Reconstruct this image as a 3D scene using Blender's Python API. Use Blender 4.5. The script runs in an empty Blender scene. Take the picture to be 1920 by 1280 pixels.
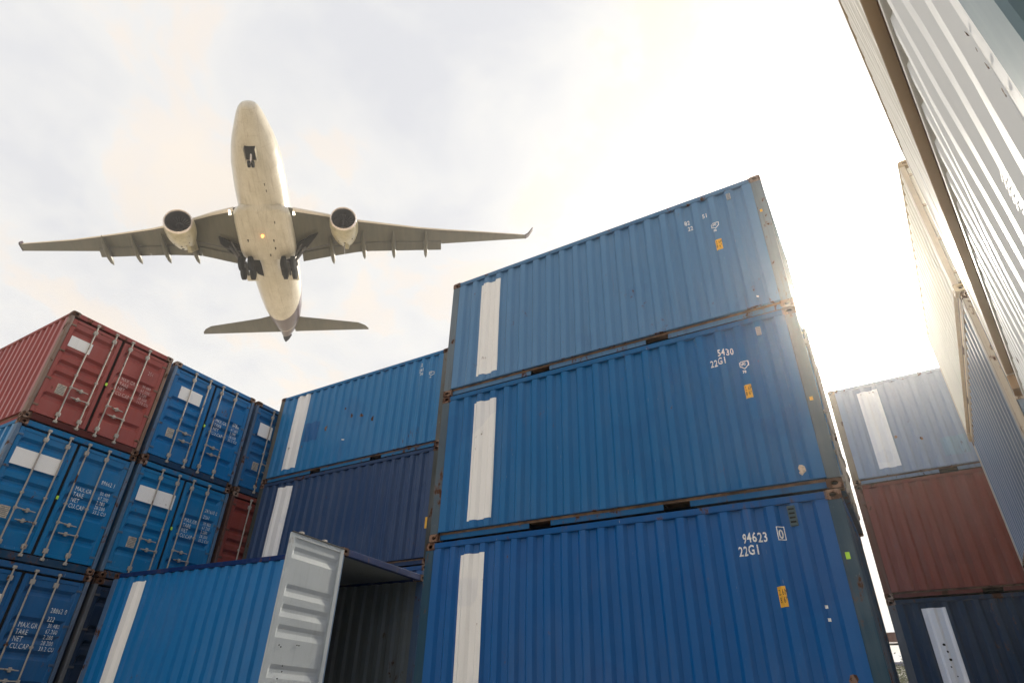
import bpy, bmesh, math, random
from mathutils import Vector, Matrix, noise

# ------------------------------------------------------------------ camera, sky, sun, exposure
SC = bpy.context.scene
COL = SC.collection
Z0 = 2.9                                   # camera height above the yard
cam_d = bpy.data.cameras.new('camera')
cam_d.sensor_width = 36.0
cam_d.lens = 1141.26 / 1920 * 36.0
cam_d.clip_start = 0.1
cam_d.clip_end = 3000
cam = bpy.data.objects.new('camera', cam_d)
COL.objects.link(cam)
R_ = Vector((0.85832059, 0.51244722, 0.02614592))
U_ = Vector((0.25469601, -0.46972884, 0.845272))
F_ = Vector((-0.44543878, 0.7188551, 0.5336962))
m = Matrix.Identity(4)
for i in range(3):
    m[i][0], m[i][1], m[i][2] = R_[i], U_[i], -F_[i]
m[2][3] = Z0
cam.matrix_world = m
SC.camera = cam

SUN = Vector((0.045, 0.8427, 0.5321)).normalized()
SUN_EL = math.asin(SUN.z)
SUN_AZ = math.atan2(SUN.x, SUN.y)
sun_d = bpy.data.lights.new('sun', 'SUN')
sun_d.energy = 5.0
sun_d.angle = math.radians(1.2)
sun_d.color = (1.0, 0.90, 0.74)
sun = bpy.data.objects.new('sun', sun_d)
COL.objects.link(sun)
sun.rotation_euler = SUN.to_track_quat('Z', 'Y').to_euler()

world = bpy.data.worlds.new('World')
SC.world = world
world.use_nodes = True
SKY_STRENGTH = 0.1


def build_world():
    nt = world.node_tree
    nt.nodes.clear()
    N, L = nt.nodes.new, nt.links.new
    out = N('ShaderNodeOutputWorld')
    bg = N('ShaderNodeBackground')
    bg.inputs['Strength'].default_value = SKY_STRENGTH
    sky = N('ShaderNodeTexSky')
    sky.sky_type = 'NISHITA'
    sky.sun_disc = False
    sky.sun_elevation = SUN_EL
    sky.sun_rotation = SUN_AZ
    sky.dust_density = 3.0
    tc = N('ShaderNodeTexCoord')
    sep = N('ShaderNodeSeparateXYZ')
    L(tc.outputs['Generated'], sep.inputs[0])

    def M(op, a, b=None, clamp=False):
        n = N('ShaderNodeMath')
        n.operation = op
        n.use_clamp = clamp
        for k, v in enumerate((a, b)):
            if v is None:
                continue
            if isinstance(v, (int, float)):
                n.inputs[k].default_value = v
            else:
                L(v, n.inputs[k])
        return n.outputs[0]
    # a cloud sheet at one height: direction / (z + small)
    zz = M('ADD', M('MAXIMUM', sep.outputs[2], 0.0), 0.18)
    comb = N('ShaderNodeCombineXYZ')
    L(M('DIVIDE', sep.outputs[0], zz), comb.inputs[0])
    L(M('DIVIDE', sep.outputs[1], zz), comb.inputs[1])

    def noise_(scale, detail, rough, off, dist=0.0):
        mp = N('ShaderNodeMapping')
        mp.inputs['Location'].default_value = off
        L(comb.outputs[0], mp.inputs[0])
        n = N('ShaderNodeTexNoise')
        n.inputs['Scale'].default_value = scale
        n.inputs['Detail'].default_value = detail
        n.inputs['Roughness'].default_value = rough
        n.inputs['Distortion'].default_value = dist
        L(mp.outputs[0], n.inputs['Vector'])
        return n.outputs['Fac']

    def ramp(f, stops):
        r = N('ShaderNodeValToRGB')
        el = r.color_ramp.elements
        el[0].position, el[0].color = stops[0][0], (*stops[0][1], 1)
        el[1].position, el[1].color = stops[-1][0], (*stops[-1][1], 1)
        for p, c in stops[1:-1]:
            e = el.new(p)
            e.color = (*c, 1)
        L(f, r.inputs[0])
        return r.outputs[0]
    # angle from the sun
    dot = N('ShaderNodeVectorMath')
    dot.operation = 'DOT_PRODUCT'
    L(tc.outputs['Generated'], dot.inputs[0])
    dot.inputs[1].default_value = SUN
    ang = M('ARCCOSINE', dot.outputs['Value'])
    # veil of thin cloud, brighter towards the sun and towards the horizon
    k = 1.0 / SKY_STRENGTH
    aur = M('EXPONENT', M('MULTIPLY', ang, -15.0))
    aur2 = M('EXPONENT', M('MULTIPLY', ang, -1.9))
    lum = M('ADD', M('ADD', 0.705, M('MULTIPLY', aur2, 0.03)), M('MULTIPLY', aur, AUREOLE))
    lum = M('MULTIPLY', lum, k)
    cl = noise_(3.2, 7.0, 0.60, (3.1, 1.7, 0.0), 0.35)
    cl2 = noise_(1.1, 3.0, 0.5, (-2.2, 5.4, 2.0), 0.3)
    warm = ramp(cl, [(0.36, (0.84, 0.85, 0.885)), (0.46, (0.915, 0.918, 0.925)), (0.53, (0.965, 0.958, 0.945)), (0.57, (1.02, 0.952, 0.885)), (0.66, (1.06, 0.965, 0.86))])
    fine = ramp(cl2, [(0.36, (0.93, 0.935, 0.955)), (0.64, (1.05, 1.045, 1.03))])
    mx = N('ShaderNodeMix'); mx.data_type = 'RGBA'; mx.blend_type = 'MULTIPLY'
    mx.inputs['Factor'].default_value = 1.0
    L(warm, mx.inputs['A']); L(fine, mx.inputs['B'])
    sc = N('ShaderNodeVectorMath'); sc.operation = 'SCALE'
    L(mx.outputs['Result'], sc.inputs[0]); L(lum, sc.inputs['Scale'])
    mix = N('ShaderNodeMix'); mix.data_type = 'RGBA'
    mix.inputs['Factor'].default_value = 0.975
    L(sky.outputs[0], mix.inputs['A']); L(sc.outputs[0], mix.inputs['B'])
    L(mix.outputs['Result'], bg.inputs['Color'])
    L(bg.outputs[0], out.inputs[0])


AUREOLE = 22.0
build_world()
vs = SC.view_settings
vs.view_transform = 'Standard'
vs.look = 'None'
vs.exposure = 0.42
vs.gamma = 1.0
vs.use_curve_mapping = False
SC.cycles.volume_bounces = 1
SC.cycles.max_bounces = 8

# ------------------------------------------------------------------ tagging and mesh helpers


def tag(o, label=None, cat=None, group=None, kind=None):
    if label: o['label'] = label
    if cat: o['category'] = cat
    if group: o['group'] = group
    if kind: o['kind'] = kind
    return o


def empty(name, loc=(0, 0, 0), rz=0.0):
    o = bpy.data.objects.new(name, None)
    o.empty_display_size = 0.3
    o.location = loc
    o.rotation_euler = (0, 0, rz)
    COL.objects.link(o)
    return o


class MB:
    """collects geometry for one mesh"""

    def __init__(s):
        s.v, s.f, s.mi = [], [], []

    def add(s, vs, fs, mi=0):
        b = len(s.v)
        s.v += [tuple(p) for p in vs]
        s.f += [tuple(b + i for i in f) for f in fs]
        s.mi += [mi] * len(fs)
        return s

    def box(s, x0, x1, y0, y1, z0, z1, mi=0):
        v = [(x, y, z) for x in (x0, x1) for y in (y0, y1) for z in (z0, z1)]
        f = [(0, 1, 3, 2), (4, 6, 7, 5), (0, 4, 5, 1), (2, 3, 7, 6), (0, 2, 6, 4), (1, 5, 7, 3)]
        return s.add(v, f, mi)

    def bbox(s, x0, x1, y0, y1, z0, z1, c=0.006, mi=0):
        """box with chamfered edges"""
        bm = bmesh.new()
        bmesh.ops.create_cube(bm, size=1.0)
        for v in bm.verts:
            v.co = Vector(((x0 + x1) / 2 + v.co.x * (x1 - x0), (y0 + y1) / 2 + v.co.y * (y1 - y0), (z0 + z1) / 2 + v.co.z * (z1 - z0)))
        bmesh.ops.bevel(bm, geom=bm.edges[:], offset=c, segments=1, affect='EDGES')
        bm.verts.index_update()
        s.add([v.co[:] for v in bm.verts], [[v.index for v in f.verts] for f in bm.faces], mi)
        bm.free()
        return s

    def tube(s, pts, r, n=8, cap=True, mi=0):
        pts = [Vector(p) for p in pts]
        rs = r if isinstance(r, (list, tuple)) else [r] * len(pts)
        rings = []
        for i, p in enumerate(pts):
            d = (pts[min(i + 1, len(pts) - 1)] - pts[max(i - 1, 0)]).normalized()
            a = Vector((0, 0, 1)) if abs(d.z) < 0.9 else Vector((1, 0, 0))
            u = d.cross(a).normalized()
            w = d.cross(u)
            rings.append([p + (u * math.cos(2 * math.pi * k / n) + w * math.sin(2 * math.pi * k / n)) * rs[i] for k in range(n)])
        v = [q for rg in rings for q in rg]
        f = []
        for i in range(len(rings) - 1):
            for k in range(n):
                k2 = (k + 1) % n
                f.append((i * n + k, i * n + k2, (i + 1) * n + k2, (i + 1) * n + k))
        if cap:
            f.append(tuple(reversed(range(n))))
            f.append(tuple((len(rings) - 1) * n + k for k in range(n)))
        return s.add(v, f, mi)

    def mesh(s, name, mats, smooth=None):
        me = bpy.data.meshes.new(name)
        me.from_pydata(s.v, [], s.f)
        for mt in mats:
            me.materials.append(mt)
        me.polygons.foreach_set('material_index', s.mi)
        me.update()
        bm = bmesh.new()
        bm.from_mesh(me)
        bmesh.ops.recalc_face_normals(bm, faces=bm.faces)
        bm.to_mesh(me)
        bm.free()
        if smooth is not None:
            me.shade_smooth()
            me.set_sharp_from_angle(angle=math.radians(smooth))
        return me


def put(name, me, parent=None, color=None, loc=None, rot=None):
    o = bpy.data.objects.new(name, me)
    COL.objects.link(o)
    if parent is not None:
        o.parent = parent
    if loc is not None: o.location = loc
    if rot is not None: o.rotation_euler = rot
    if color is not None: o.color = color
    return o


# ------------------------------------------------------------------ materials
MATS = {}


class NG:
    def __init__(s, name):
        s.m = bpy.data.materials.new(name)
        s.m.use_nodes = True
        s.nt = s.m.node_tree
        s.nt.nodes.clear()
        s.out = s.n('ShaderNodeOutputMaterial')
        s.b = s.n('ShaderNodeBsdfPrincipled')
        s.nt.links.new(s.b.outputs[0], s.out.inputs[0])
        MATS[name] = s.m

    def n(s, t): return s.nt.nodes.new(t)

    def l(s, a, b): s.nt.links.new(a, b)

    def set(s, sock, v):
        if isinstance(v, (int, float)):
            sock.default_value = v
        elif isinstance(v, tuple):
            sock.default_value = (*v, 1) if len(v) == 3 and sock.type == 'RGBA' else v
        else:
            s.l(v, sock)

    def math(s, op, a, b=None, clamp=False):
        n = s.n('ShaderNodeMath'); n.operation = op; n.use_clamp = clamp
        s.set(n.inputs[0], a)
        if b is not None: s.set(n.inputs[1], b)
        return n.outputs[0]

    def mix(s, f, a, b, mode='MIX'):
        n = s.n('ShaderNodeMix'); n.data_type = 'RGBA'; n.blend_type = mode
        s.set(n.inputs['Factor'], f); s.set(n.inputs['A'], a); s.set(n.inputs['B'], b)
        return n.outputs['Result']

    def noise(s, vec, scale, detail=4, rough=0.5, dist=0.0):
        n = s.n('ShaderNodeTexNoise')
        n.inputs['Scale'].default_value = scale
        n.inputs['Detail'].default_value = detail
        n.inputs['Roughness'].default_value = rough
        n.inputs['Distortion'].default_value = dist
        s.l(vec, n.inputs['Vector'])
        return n.outputs['Fac']

    def vec(s, scale=(1, 1, 1), seed=True, coord='Object'):
        tc = s.n('ShaderNodeTexCoord')
        mp = s.n('ShaderNodeMapping')
        mp.inputs['Scale'].default_value = scale
        src = tc.outputs[coord]
        if seed:
            oi = s.n('ShaderNodeObjectInfo')
            ad = s.n('ShaderNodeVectorMath'); ad.operation = 'MULTIPLY_ADD'
            s.l(oi.outputs['Location'], ad.inputs[0])
            ad.inputs[1].default_value = (3.7, 5.3, 7.1)
            s.l(src, ad.inputs[2])
            src = ad.outputs[0]
        s.l(src, mp.inputs['Vector'])
        return mp.outputs[0]

    def step(s, f, lo, hi):
        n = s.n('ShaderNodeMapRange'); n.interpolation_type = 'SMOOTHSTEP'
        s.set(n.inputs['Value'], f)
        n.inputs['From Min'].default_value = lo
        n.inputs['From Max'].default_value = hi
        return n.outputs[0]

    def bump(s, h, strength, dist=0.01, prev=None):
        n = s.n('ShaderNodeBump')
        n.inputs['Strength'].default_value = strength
        n.inputs['Distance'].default_value = dist
        s.l(h, n.inputs['Height'])
        if prev is not None: s.l(prev, n.inputs['Normal'])
        s.l(n.outputs[0], s.b.inputs['Normal'])
        return n.outputs[0]


RUST1, RUST2 = (0.10, 0.044, 0.024), (0.040, 0.021, 0.014)


def paint(name, rust=0.0, fade=0.35, rough=0.42, base=None, scratch=0.5, dent=1.0, dirt=0.5, spec=0.22):
    """worn container paint; base None = the object's own colour"""
    g = NG(name)
    if base is None:
        oi = g.n('ShaderNodeObjectInfo')
        col = oi.outputs['Color']
    else:
        rgb = g.n('ShaderNodeRGB'); rgb.outputs[0].default_value = (*base, 1)
        col = rgb.outputs[0]
    v = g.vec()
    vst = g.vec((5.5, 5.5, 0.45))
    vfi = g.vec((26, 26, 1.6))
    big = g.noise(v, 0.55, 4, 0.55)
    streak = g.noise(vst, 1.0, 5, 0.6)
    fine = g.noise(vfi, 1.0, 3, 0.6)
    # chalking: paler, greyer
    pale = g.mix(0.55, col, (0.42, 0.45, 0.47))
    f = g.math('MULTIPLY', g.step(g.math('ADD', g.math('MULTIPLY', big, 0.6), g.math('MULTIPLY', streak, 0.4)), 0.42, 0.66), fade)
    c = g.mix(f, col, pale)
    # grime runs
    d = g.math('MULTIPLY', g.step(g.math('ADD', g.math('MULTIPLY', streak, 0.55), g.math('MULTIPLY', fine, 0.45)), 0.50, 0.70), dirt)
    c = g.mix(d, c, g.mix(0.6, c, (0.05, 0.045, 0.04)))
    # fresher touch-up patches
    tp = g.step(g.noise(v, 0.9, 1, 0.4), 0.64, 0.66)
    c = g.mix(g.math('MULTIPLY', tp, 0.35), c, g.mix(0.5, c, g.mix(1.0, c, (0.55, 0.6, 0.75), 'MULTIPLY')))
    # light scratches
    s1 = g.step(g.noise(g.vec((60, 60, 8.0)), 1.0, 2, 0.5), 0.725, 0.75)
    s1 = g.math('MULTIPLY', s1, g.step(g.noise(v, 1.3, 2), 0.5, 0.6))
    c = g.mix(g.math('MULTIPLY', s1, scratch), c, (0.42, 0.42, 0.42))
    # rust: spots with a run below them, and scabs
    sp = g.noise(g.vec((9, 9, 5)), 1.0, 5, 0.65)
    area = g.noise(v, 1.1, 3, 0.5)
    thr = g.math('ADD', sp, g.math('MULTIPLY', g.math('SUBTRACT', area, 0.5), 0.55))
    t0 = 0.735 - 0.27 * rust
    rmask = g.step(thr, t0, t0 + 0.035)
    halo = g.step(thr, t0 - 0.07, t0 + 0.02)
    run = g.math('MULTIPLY', g.step(g.noise(g.vec((22, 22, 0.8)), 1.0, 4, 0.6), 0.60 - 0.12 * rust, 0.74 - 0.1 * rust), g.step(area, 0.48, 0.62))
    rcol = g.mix(g.noise(v, 18, 3), RUST1, RUST2)
    c = g.mix(g.math('MULTIPLY', run, 0.35 + 0.3 * rust), c, g.mix(0.6, c, (0.17, 0.075, 0.03)))
    c = g.mix(g.math('MULTIPLY', halo, 0.45), c, (0.15, 0.07, 0.035))
    c = g.mix(rmask, c, rcol)
    g.l(c, g.b.inputs['Base Color'])
    r = g.math('ADD', g.math('MULTIPLY', f, 0.35), rough)
    r = g.math('ADD', r, g.math('MULTIPLY', g.math('SUBTRACT', fine, 0.5), 0.25))
    r = g.math('MAXIMUM', r, g.math('MULTIPLY', halo, 0.85), True)
    g.l(r, g.b.inputs['Roughness'])
    g.b.inputs['Specular IOR Level'].default_value = spec
    b1 = g.bump(g.noise(v, 2.2, 2, 0.4), 0.35 * dent, 0.03)
    b2 = g.bump(g.noise(g.vec((14, 14, 8)), 1.0, 3, 0.55), 0.25 * dent, 0.004, b1)
    g.bump(thr, 0.5 * (0.3 + rust), 0.003, b2)
    return g.m


def plain(name, col, rough=0.5, metal=0.0, var=0.15, scale=6.0, bump=0.0, emit=None, spec=0.5):
    g = NG(name)
    v = g.vec()
    n = g.noise(v, scale, 5, 0.6)
    dark = tuple(c * (1 - 2 * var) for c in col)
    lite = tuple(min(1, c * (1 + 1.2 * var)) for c in col)
    g.l(g.mix(g.step(n, 0.3, 0.7), dark, lite), g.b.inputs['Base Color'])
    g.l(g.math('ADD', rough - 0.08, g.math('MULTIPLY', n, 0.16)), g.b.inputs['Roughness'])
    g.b.inputs['Metallic'].default_value = metal
    g.b.inputs['Specular IOR Level'].default_value = spec
    if bump: g.bump(n, bump, 0.01)
    if emit:
        g.b.inputs['Emission Color'].default_value = (*emit[0], 1)
        g.b.inputs['Emission Strength'].default_value = emit[1]
    return g.m


P_WALL = paint('container_paint', rust=-0.08, fade=0.09, rough=0.34, dirt=0.20, dent=0.4, scratch=0.28)
P_DOOR = paint('door_paint', rust=0.0, fade=0.10, rough=0.36, dirt=0.28, dent=0.5)
P_FRAME = paint('frame_paint', spec=0.06, rust=0.34, fade=0.08, rough=0.5, dirt=0.6, scratch=0.7)
P_POST = paint('post_paint', spec=0.10, rust=0.32, fade=0.30, rough=0.5, dirt=0.7, scratch=0.8)
P_CAST = paint('casting_rust', rust=0.95, fade=0.6, rough=0.6, dirt=0.6)
P_GREY = paint('grey_door_paint', rust=0.02, fade=0.15, rough=0.42, base=(0.42, 0.46, 0.49), scratch=0.2, dirt=0.25)
P_INT = paint('grey_interior_paint', rust=0.05, fade=0.2, rough=0.5, base=(0.17, 0.20, 0.215), scratch=0.3, dirt=0.4)
P_WHITE = paint('white_marking_paint', rust=0.0, fade=0.0, rough=0.5, base=(0.84, 0.83, 0.82), scratch=0.1, dirt=0.10, dent=0.6)
P_CREAM = paint('pale_wall_paint', rust=-0.25, fade=0.0, rough=0.5, scratch=0.2, dirt=0.12, dent=0.5)
M_TEXT = plain('stencil_white', (0.80, 0.80, 0.80), 0.6, var=0.12, scale=30)
M_YEL = plain('sticker_yellow', (0.80, 0.42, 0.03), 0.45, var=0.08, scale=10)
M_GRN = plain('sticker_green', (0.42, 0.72, 0.05), 0.45, var=0.05)
M_BLK = plain('black_print', (0.02, 0.02, 0.02), 0.6)
M_PLATE = plain('data_plate_metal', (0.50, 0.42, 0.33), 0.45, metal=0.3, var=0.2, scale=22)
M_SEAL = plain('rubber_seal', (0.012, 0.012, 0.013), 0.7)
M_DARK = plain('dark_steel_hole_shade', (0.007, 0.006, 0.005), 0.9, spec=0.1)  # near black; also paints the shade inside casting holes and fork pockets
P_ROD = paint('rod_steel', rust=0.35, fade=0.2, rough=0.45, base=(0.36, 0.33, 0.30), dirt=0.5)
M_WOOD = plain('plywood_floor', (0.16, 0.09, 0.05), 0.7, var=0.3)

# ------------------------------------------------------------------ container parts
CL, CW = 6.058, 2.438
PITCH, DEPTH = 0.278, 0.044
CACHE = {}


def cached(key, fn):
    if key not in CACHE:
        CACHE[key] = fn()
    return CACHE[key]


def profile(length, x0, pitch=PITCH, y_out=0.010, depth=DEPTH):
    """(x, y) break points of the corrugated side between x0 and length - x0"""
    n = int((length - 2 * x0 - 0.06) / pitch)
    st = (length - n * pitch) / 2
    pts = [(x0, y_out)]
    sc = pitch / PITCH
    if pitch < 0.25: depth = 0.020
    for i in range(n):
        a = st + i * pitch
        pts += [(a + 0.044 * sc, y_out), (a + 0.090 * sc, y_out + depth), (a + 0.188 * sc, y_out + depth), (a + 0.234 * sc, y_out)]
    pts.append((length - x0, y_out))
    return pts


def prof_y(pts, x):
    for (a, ya), (b, yb) in zip(pts, pts[1:]):
        if x <= b:
            t = 0 if b == a else max(0, min(1, (x - a) / (b - a)))
            return ya + (yb - ya) * t
    return pts[-1][1]


def buckle(x, z, length, h, seed):
    """how far the sheet is pushed in at one grid point"""
    t = (z - 0.150) / (h - 0.235) * 12
    edge = max(0.0, min(1.0, min(t, 12 - t) / 2.0))
    e2 = max(0.0, min(1.0, min(x - 0.155, length - 0.155 - x) / 0.3))
    q = Vector((x * 0.9 + seed * 11.3, z * 0.8, seed * 3.1))
    return (noise.noise(q) * 0.016 + noise.noise(q * 3.1) * 0.006 + 0.004) * edge * e2


CUR = [CL, 2.591, 0]


def skin_y(pts, x, z):
    """depth of the built sheet at x, z (same grid as wall_mesh)"""
    length, h, seed = CUR
    dz = (h - 0.235) / 12
    k = max(0, min(11, int((z - 0.150) / dz)))
    tz = max(0.0, min(1.0, (z - 0.150 - k * dz) / dz))
    za, zb = 0.150 + k * dz, 0.150 + (k + 1) * dz
    for (a, ya), (b, yb) in zip(pts, pts[1:]):
        if x <= b:
            t = 0 if b == a else max(0, min(1, (x - a) / (b - a)))
            va = ya + buckle(a, za, length, h, seed) * (1 - tz) + buckle(a, zb, length, h, seed) * tz
            vb = yb + buckle(b, za, length, h, seed) * (1 - tz) + buckle(b, zb, length, h, seed) * tz
            return va + (vb - va) * t
    return pts[-1][1]


def wall_mesh(length, h, pitch, mat, y_out=0.010, flip=False, seed=0):
    pts = profile(length, 0.155, pitch, y_out)
    rows = [0.150 + (h - 0.235) * k / 12 for k in range(13)]
    mb = MB()
    v, f = [], []
    for k, z in enumerate(rows):
        for x, y in pts:
            yy = y + buckle(x, z, length, h, seed)
            v.append((x, (CW - yy) if flip else yy, z))
    n = len(pts)
    for k in range(len(rows) - 1):
        for i in range(n - 1):
            f.append((k * n + i, k * n + i + 1, (k + 1) * n + i + 1, (k + 1) * n + i))
    mb.add(v, f)
    # inner skin so the wall is real sheet from both sides
    return mb.mesh('side_wall', [mat])


def strip_mesh(length, pitch, xa, xb, za, zb, mat, off=0.0035):
    pts = profile(length, 0.155, pitch)
    xs = [xa] + [p[0] for p in pts if xa < p[0] < xb] + [xb]
    dz = (CUR[1] - 0.235) / 12
    zs = [za] + [0.150 + k * dz for k in range(13) if za < 0.150 + k * dz < zb] + [zb]
    v = []
    for x in xs:
        for i, z in enumerate(zs):
            jag = 0.0015 * math.sin(x * 41) * (1 if i == 0 else -1 if i == len(zs) - 1 else 0)
            v.append((x, skin_y(pts, x, z) - off, z + jag))
    m_ = len(zs)
    f = [(i * m_ + k, (i + 1) * m_ + k, (i + 1) * m_ + k + 1, i * m_ + k + 1) for i in range(len(xs) - 1) for k in range(m_ - 1)]
    return MB().add(v, f).mesh('stripe', [mat])


def text_mesh(s, size, sx=0.72, mat=None, bold=0.003):
    cu = bpy.data.curves.new('lettering', 'FONT')
    cu.body = s
    cu.size = size
    cu.offset = bold if mat is None else 0.0
    cu.resolution_u = 2
    cu.space_character = 1.12
    cu.space_line = 0.95
    ob = bpy.data.objects.new('lettering', cu)
    COL.objects.link(ob)
    dg = bpy.context.evaluated_depsgraph_get()
    me = bpy.data.meshes.new_from_object(ob.evaluated_get(dg))
    bpy.data.objects.remove(ob)
    bpy.data.curves.remove(cu)
    for v in me.vertices:
        v.co.x *= sx
    me.materials.clear()
    me.materials.append(mat or M_TEXT)
    return me


def drape_side(me, x, z, pts, off=0.005):
    """lay a flat xy mesh on the corrugated near side, x right, y up"""
    bm = bmesh.new()
    bm.from_mesh(me)
    for px, _ in pts:
        lx = px - x
        bmesh.ops.bisect_plane(bm, geom=bm.verts[:] + bm.edges[:] + bm.faces[:], plane_co=(lx, 0, 0), plane_no=(1, 0, 0))
    zz = [v.co.y for v in bm.verts]
    dz = (CUR[1] - 0.235) / 12
    for k in range(13):
        lz = 0.150 + k * dz - z
        if min(zz) < lz < max(zz):
            bmesh.ops.bisect_plane(bm, geom=bm.verts[:] + bm.edges[:] + bm.faces[:], plane_co=(0, lz, 0), plane_no=(0, 1, 0))
    for v in bm.verts:
        X, Z = v.co.x + x, v.co.y + z
        v.co = Vector((X, skin_y(pts, X, Z) - off, Z))
    bm.normal_update()
    bm.to_mesh(me)
    bm.free()
    return me


def casting_mesh(sx, sy, sz, mat):
    """corner casting; sx: -1 left / 1 right end, sy: -1 near / 1 far side, sz: -1 bottom / 1 top"""
    a, b, c = 0.178, 0.162, 0.118
    mb = MB()

    def face(o, u, w, nrm, lu, lw, ru, rw):
        # plate lu x lw with an oval hole and a recess behind it
        n = 16
        outer, inner = [], []
        for k in range(n):
            t = 2 * math.pi * (k + 0.5) / n
            cx, cy = math.cos(t), math.sin(t)
            s_ = 1 / max(abs(cx), abs(cy))
            outer.append(o + u * (lu / 2 + cx * s_ * lu / 2) + w * (lw / 2 + cy * s_ * lw / 2))
            inner.append(o + u * (lu / 2 + cx * ru) + w * (lw / 2 + cy * rw))
        deep = [p - nrm * 0.05 for p in inner]
        v = outer + inner + deep
        f = []
        for k in range(n):
            k2 = (k + 1) % n
            f.append((k, k2, n + k2, n + k))
            f.append((n + k, n + k2, 2 * n + k2, 2 * n + k))
        mb.add(v, f)
        mb.add(deep, [tuple(range(n))], 1)  # hole floor in near black, its shade painted on
    X0 = Vector((1, 0, 0)); Y0 = Vector((0, 1, 0)); Zv = Vector((0, 0, 1))
    # local block 0..a (inwards in x), 0..b (inwards in y), 0..c
    face(Vector((0, 0, 0)), X0, Zv, -Y0, a, c, 0.040, 0.028)      # outer side face
    face(Vector((0, 0, 0)), Y0, Zv, -X0, b, c, 0.036, 0.028)      # outer end face
    face(Vector((0, 0, c)), X0, Y0, Zv, a, b, 0.055, 0.030)       # outer top face
    mb.add([(a, 0, 0), (a, b, 0), (a, b, c), (a, 0, c)], [(0, 1, 2, 3)])
    mb.add([(0, b, 0), (a, b, 0), (a, b, c), (0, b, c)], [(0, 1, 2, 3)])
    mb.add([(0, 0, 0), (a, 0, 0), (a, b, 0), (0, b, 0)], [(0, 1, 2, 3)])
    me = mb.mesh('corner_casting', [mat, M_DARK])
    for v in me.vertices:
        x, y, z = v.co
        if sz < 0: z = c - z
        v.co = Vector(((-x if sx > 0 else x), (-y if sy > 0 else y), z))
    bm = bmesh.new(); bm.from_mesh(me)
    bmesh.ops.recalc_face_normals(bm, faces=bm.faces)
    bm.to_mesh(me); bm.free()
    return me


GROOVES = [0.27, 0.80, 1.07, 1.34, 1.84]          # centres below the leaf's top


def leaf_meshes(lh, lw, mat, gd=0.058):
    """door leaf in its own frame: x out (0 = outer face), y across 0..lw, z 0..lh"""
    fr = MB()
    s, t = 0.085, 0.07
    fr.bbox(-0.05, 0, 0, s, 0, lh, 0.008)
    fr.bbox(-0.05, 0, lw - s, lw, 0, lh, 0.008)
    fr.bbox(-0.05, -0.002, s, lw - s, 0, t, 0.006)
    fr.bbox(-0.05, -0.002, s, lw - s, lh - t, lh, 0.006)
    pn = MB()
    ya, yb = s, lw - s
    xo, xi = -0.016, -0.016 - gd
    zs = [(t, xo)]
    for gz in sorted([lh - g for g in GROOVES if g < lh - 0.2]):
        zs += [(gz - 0.092, xo), (gz - 0.022, xi), (gz + 0.022, xi), (gz + 0.080, xo)]
    zs.append((lh - t, xo))
    e = 0.045
    v = []
    for z, x in zs:
        v += [(xo, ya, z), (x, ya + e, z), (x, yb - e, z), (xo, yb, z)]
    f = []
    for i in range(len(zs) - 1):
        for k in range(3):
            f.append((4 * i + k, 4 * i + k + 1, 4 * i + 5 + k, 4 * i + 4 + k))
    pn.add(v, f)
    return fr.mesh('door_frame', [mat]), pn.mesh('door_panel', [mat])


def rod_mesh(lh):
    mb = MB()
    mb.tube([(0.034, 0, -0.075), (0.034, 0, lh + 0.075)], 0.0165, 10)
    for z in (-0.075, lh + 0.05):                       # cams and keepers
        mb.bbox(0.0, 0.055, -0.035, 0.035, z - 0.012, z + 0.040, 0.006)
        mb.bbox(-0.005, 0.022, -0.055, 0.055, z + 0.004, z + 0.020, 0.004)
    for z in (0.10, lh - 0.13):                         # bearing brackets
        mb.bbox(0.0, 0.052, -0.042, 0.042, z - 0.045, z + 0.045, 0.008)
    mb.bbox(0.0, 0.050, -0.03, 0.03, 1.02, 1.06, 0.006)
    return mb.mesh('lock_rod', [P_ROD], 40)


def handle_mesh(d):
    mb = MB()
    mb.tube([(0.050, 0, 0), (0.062, 0.05 * d, 0), (0.058, 0.36 * d, -0.01)], [0.013, 0.012, 0.010], 8)
    mb.bbox(0.02, 0.065, min(0.19 * d, 0.24 * d), max(0.19 * d, 0.24 * d), -0.045, 0.035, 0.006)
    mb.bbox(0.0, 0.03, min(0.14 * d, 0.29 * d), max(0.14 * d, 0.29 * d), -0.016, 0.014, 0.004)
    mb.bbox(0.018, 0.062, -0.028, 0.028, -0.03, 0.03, 0.006)
    return mb.mesh('handle', [P_ROD])


def hinge_mesh(d):
    mb = MB()
    mb.bbox(-0.004, 0.016, min(-0.05 * d, 0.10 * d), max(-0.05 * d, 0.10 * d), -0.022, 0.022, 0.004)
    mb.tube([(0.010, -0.045 * d, -0.05), (0.010, -0.045 * d, 0.05)], 0.015, 8)
    return mb.mesh('hinge', [P_FRAME], 40)


TXT_LEFT = "MAX.GR\nTARE\nNET\nCU.CAP"
M_TEXTRED = plain('faded_stencil', (0.62, 0.42, 0.40), 0.6, var=0.2, scale=25)
M_TEXTDIM = plain('worn_stencil', (0.74, 0.77, 0.80), 0.6, var=0.25, scale=25)
LETTER = [M_TEXTDIM]
NWALL = 0
GROUP = 'stacked shipping containers in the yard'


def flat_text(parent, s, x, y, z, size, name='lettering', mat=None, sx=0.72, slant=0.0, d=None):
    mat = LETTER[0]
    """lettering on a door (the +x end): reads towards +y, faces +x"""
    me = text_mesh(s, size, sx, mat, 0.0)
    for v in me.vertices:
        v.co = Vector((x, y + v.co.x, z + v.co.y))
    return put(name, me, parent)


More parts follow.
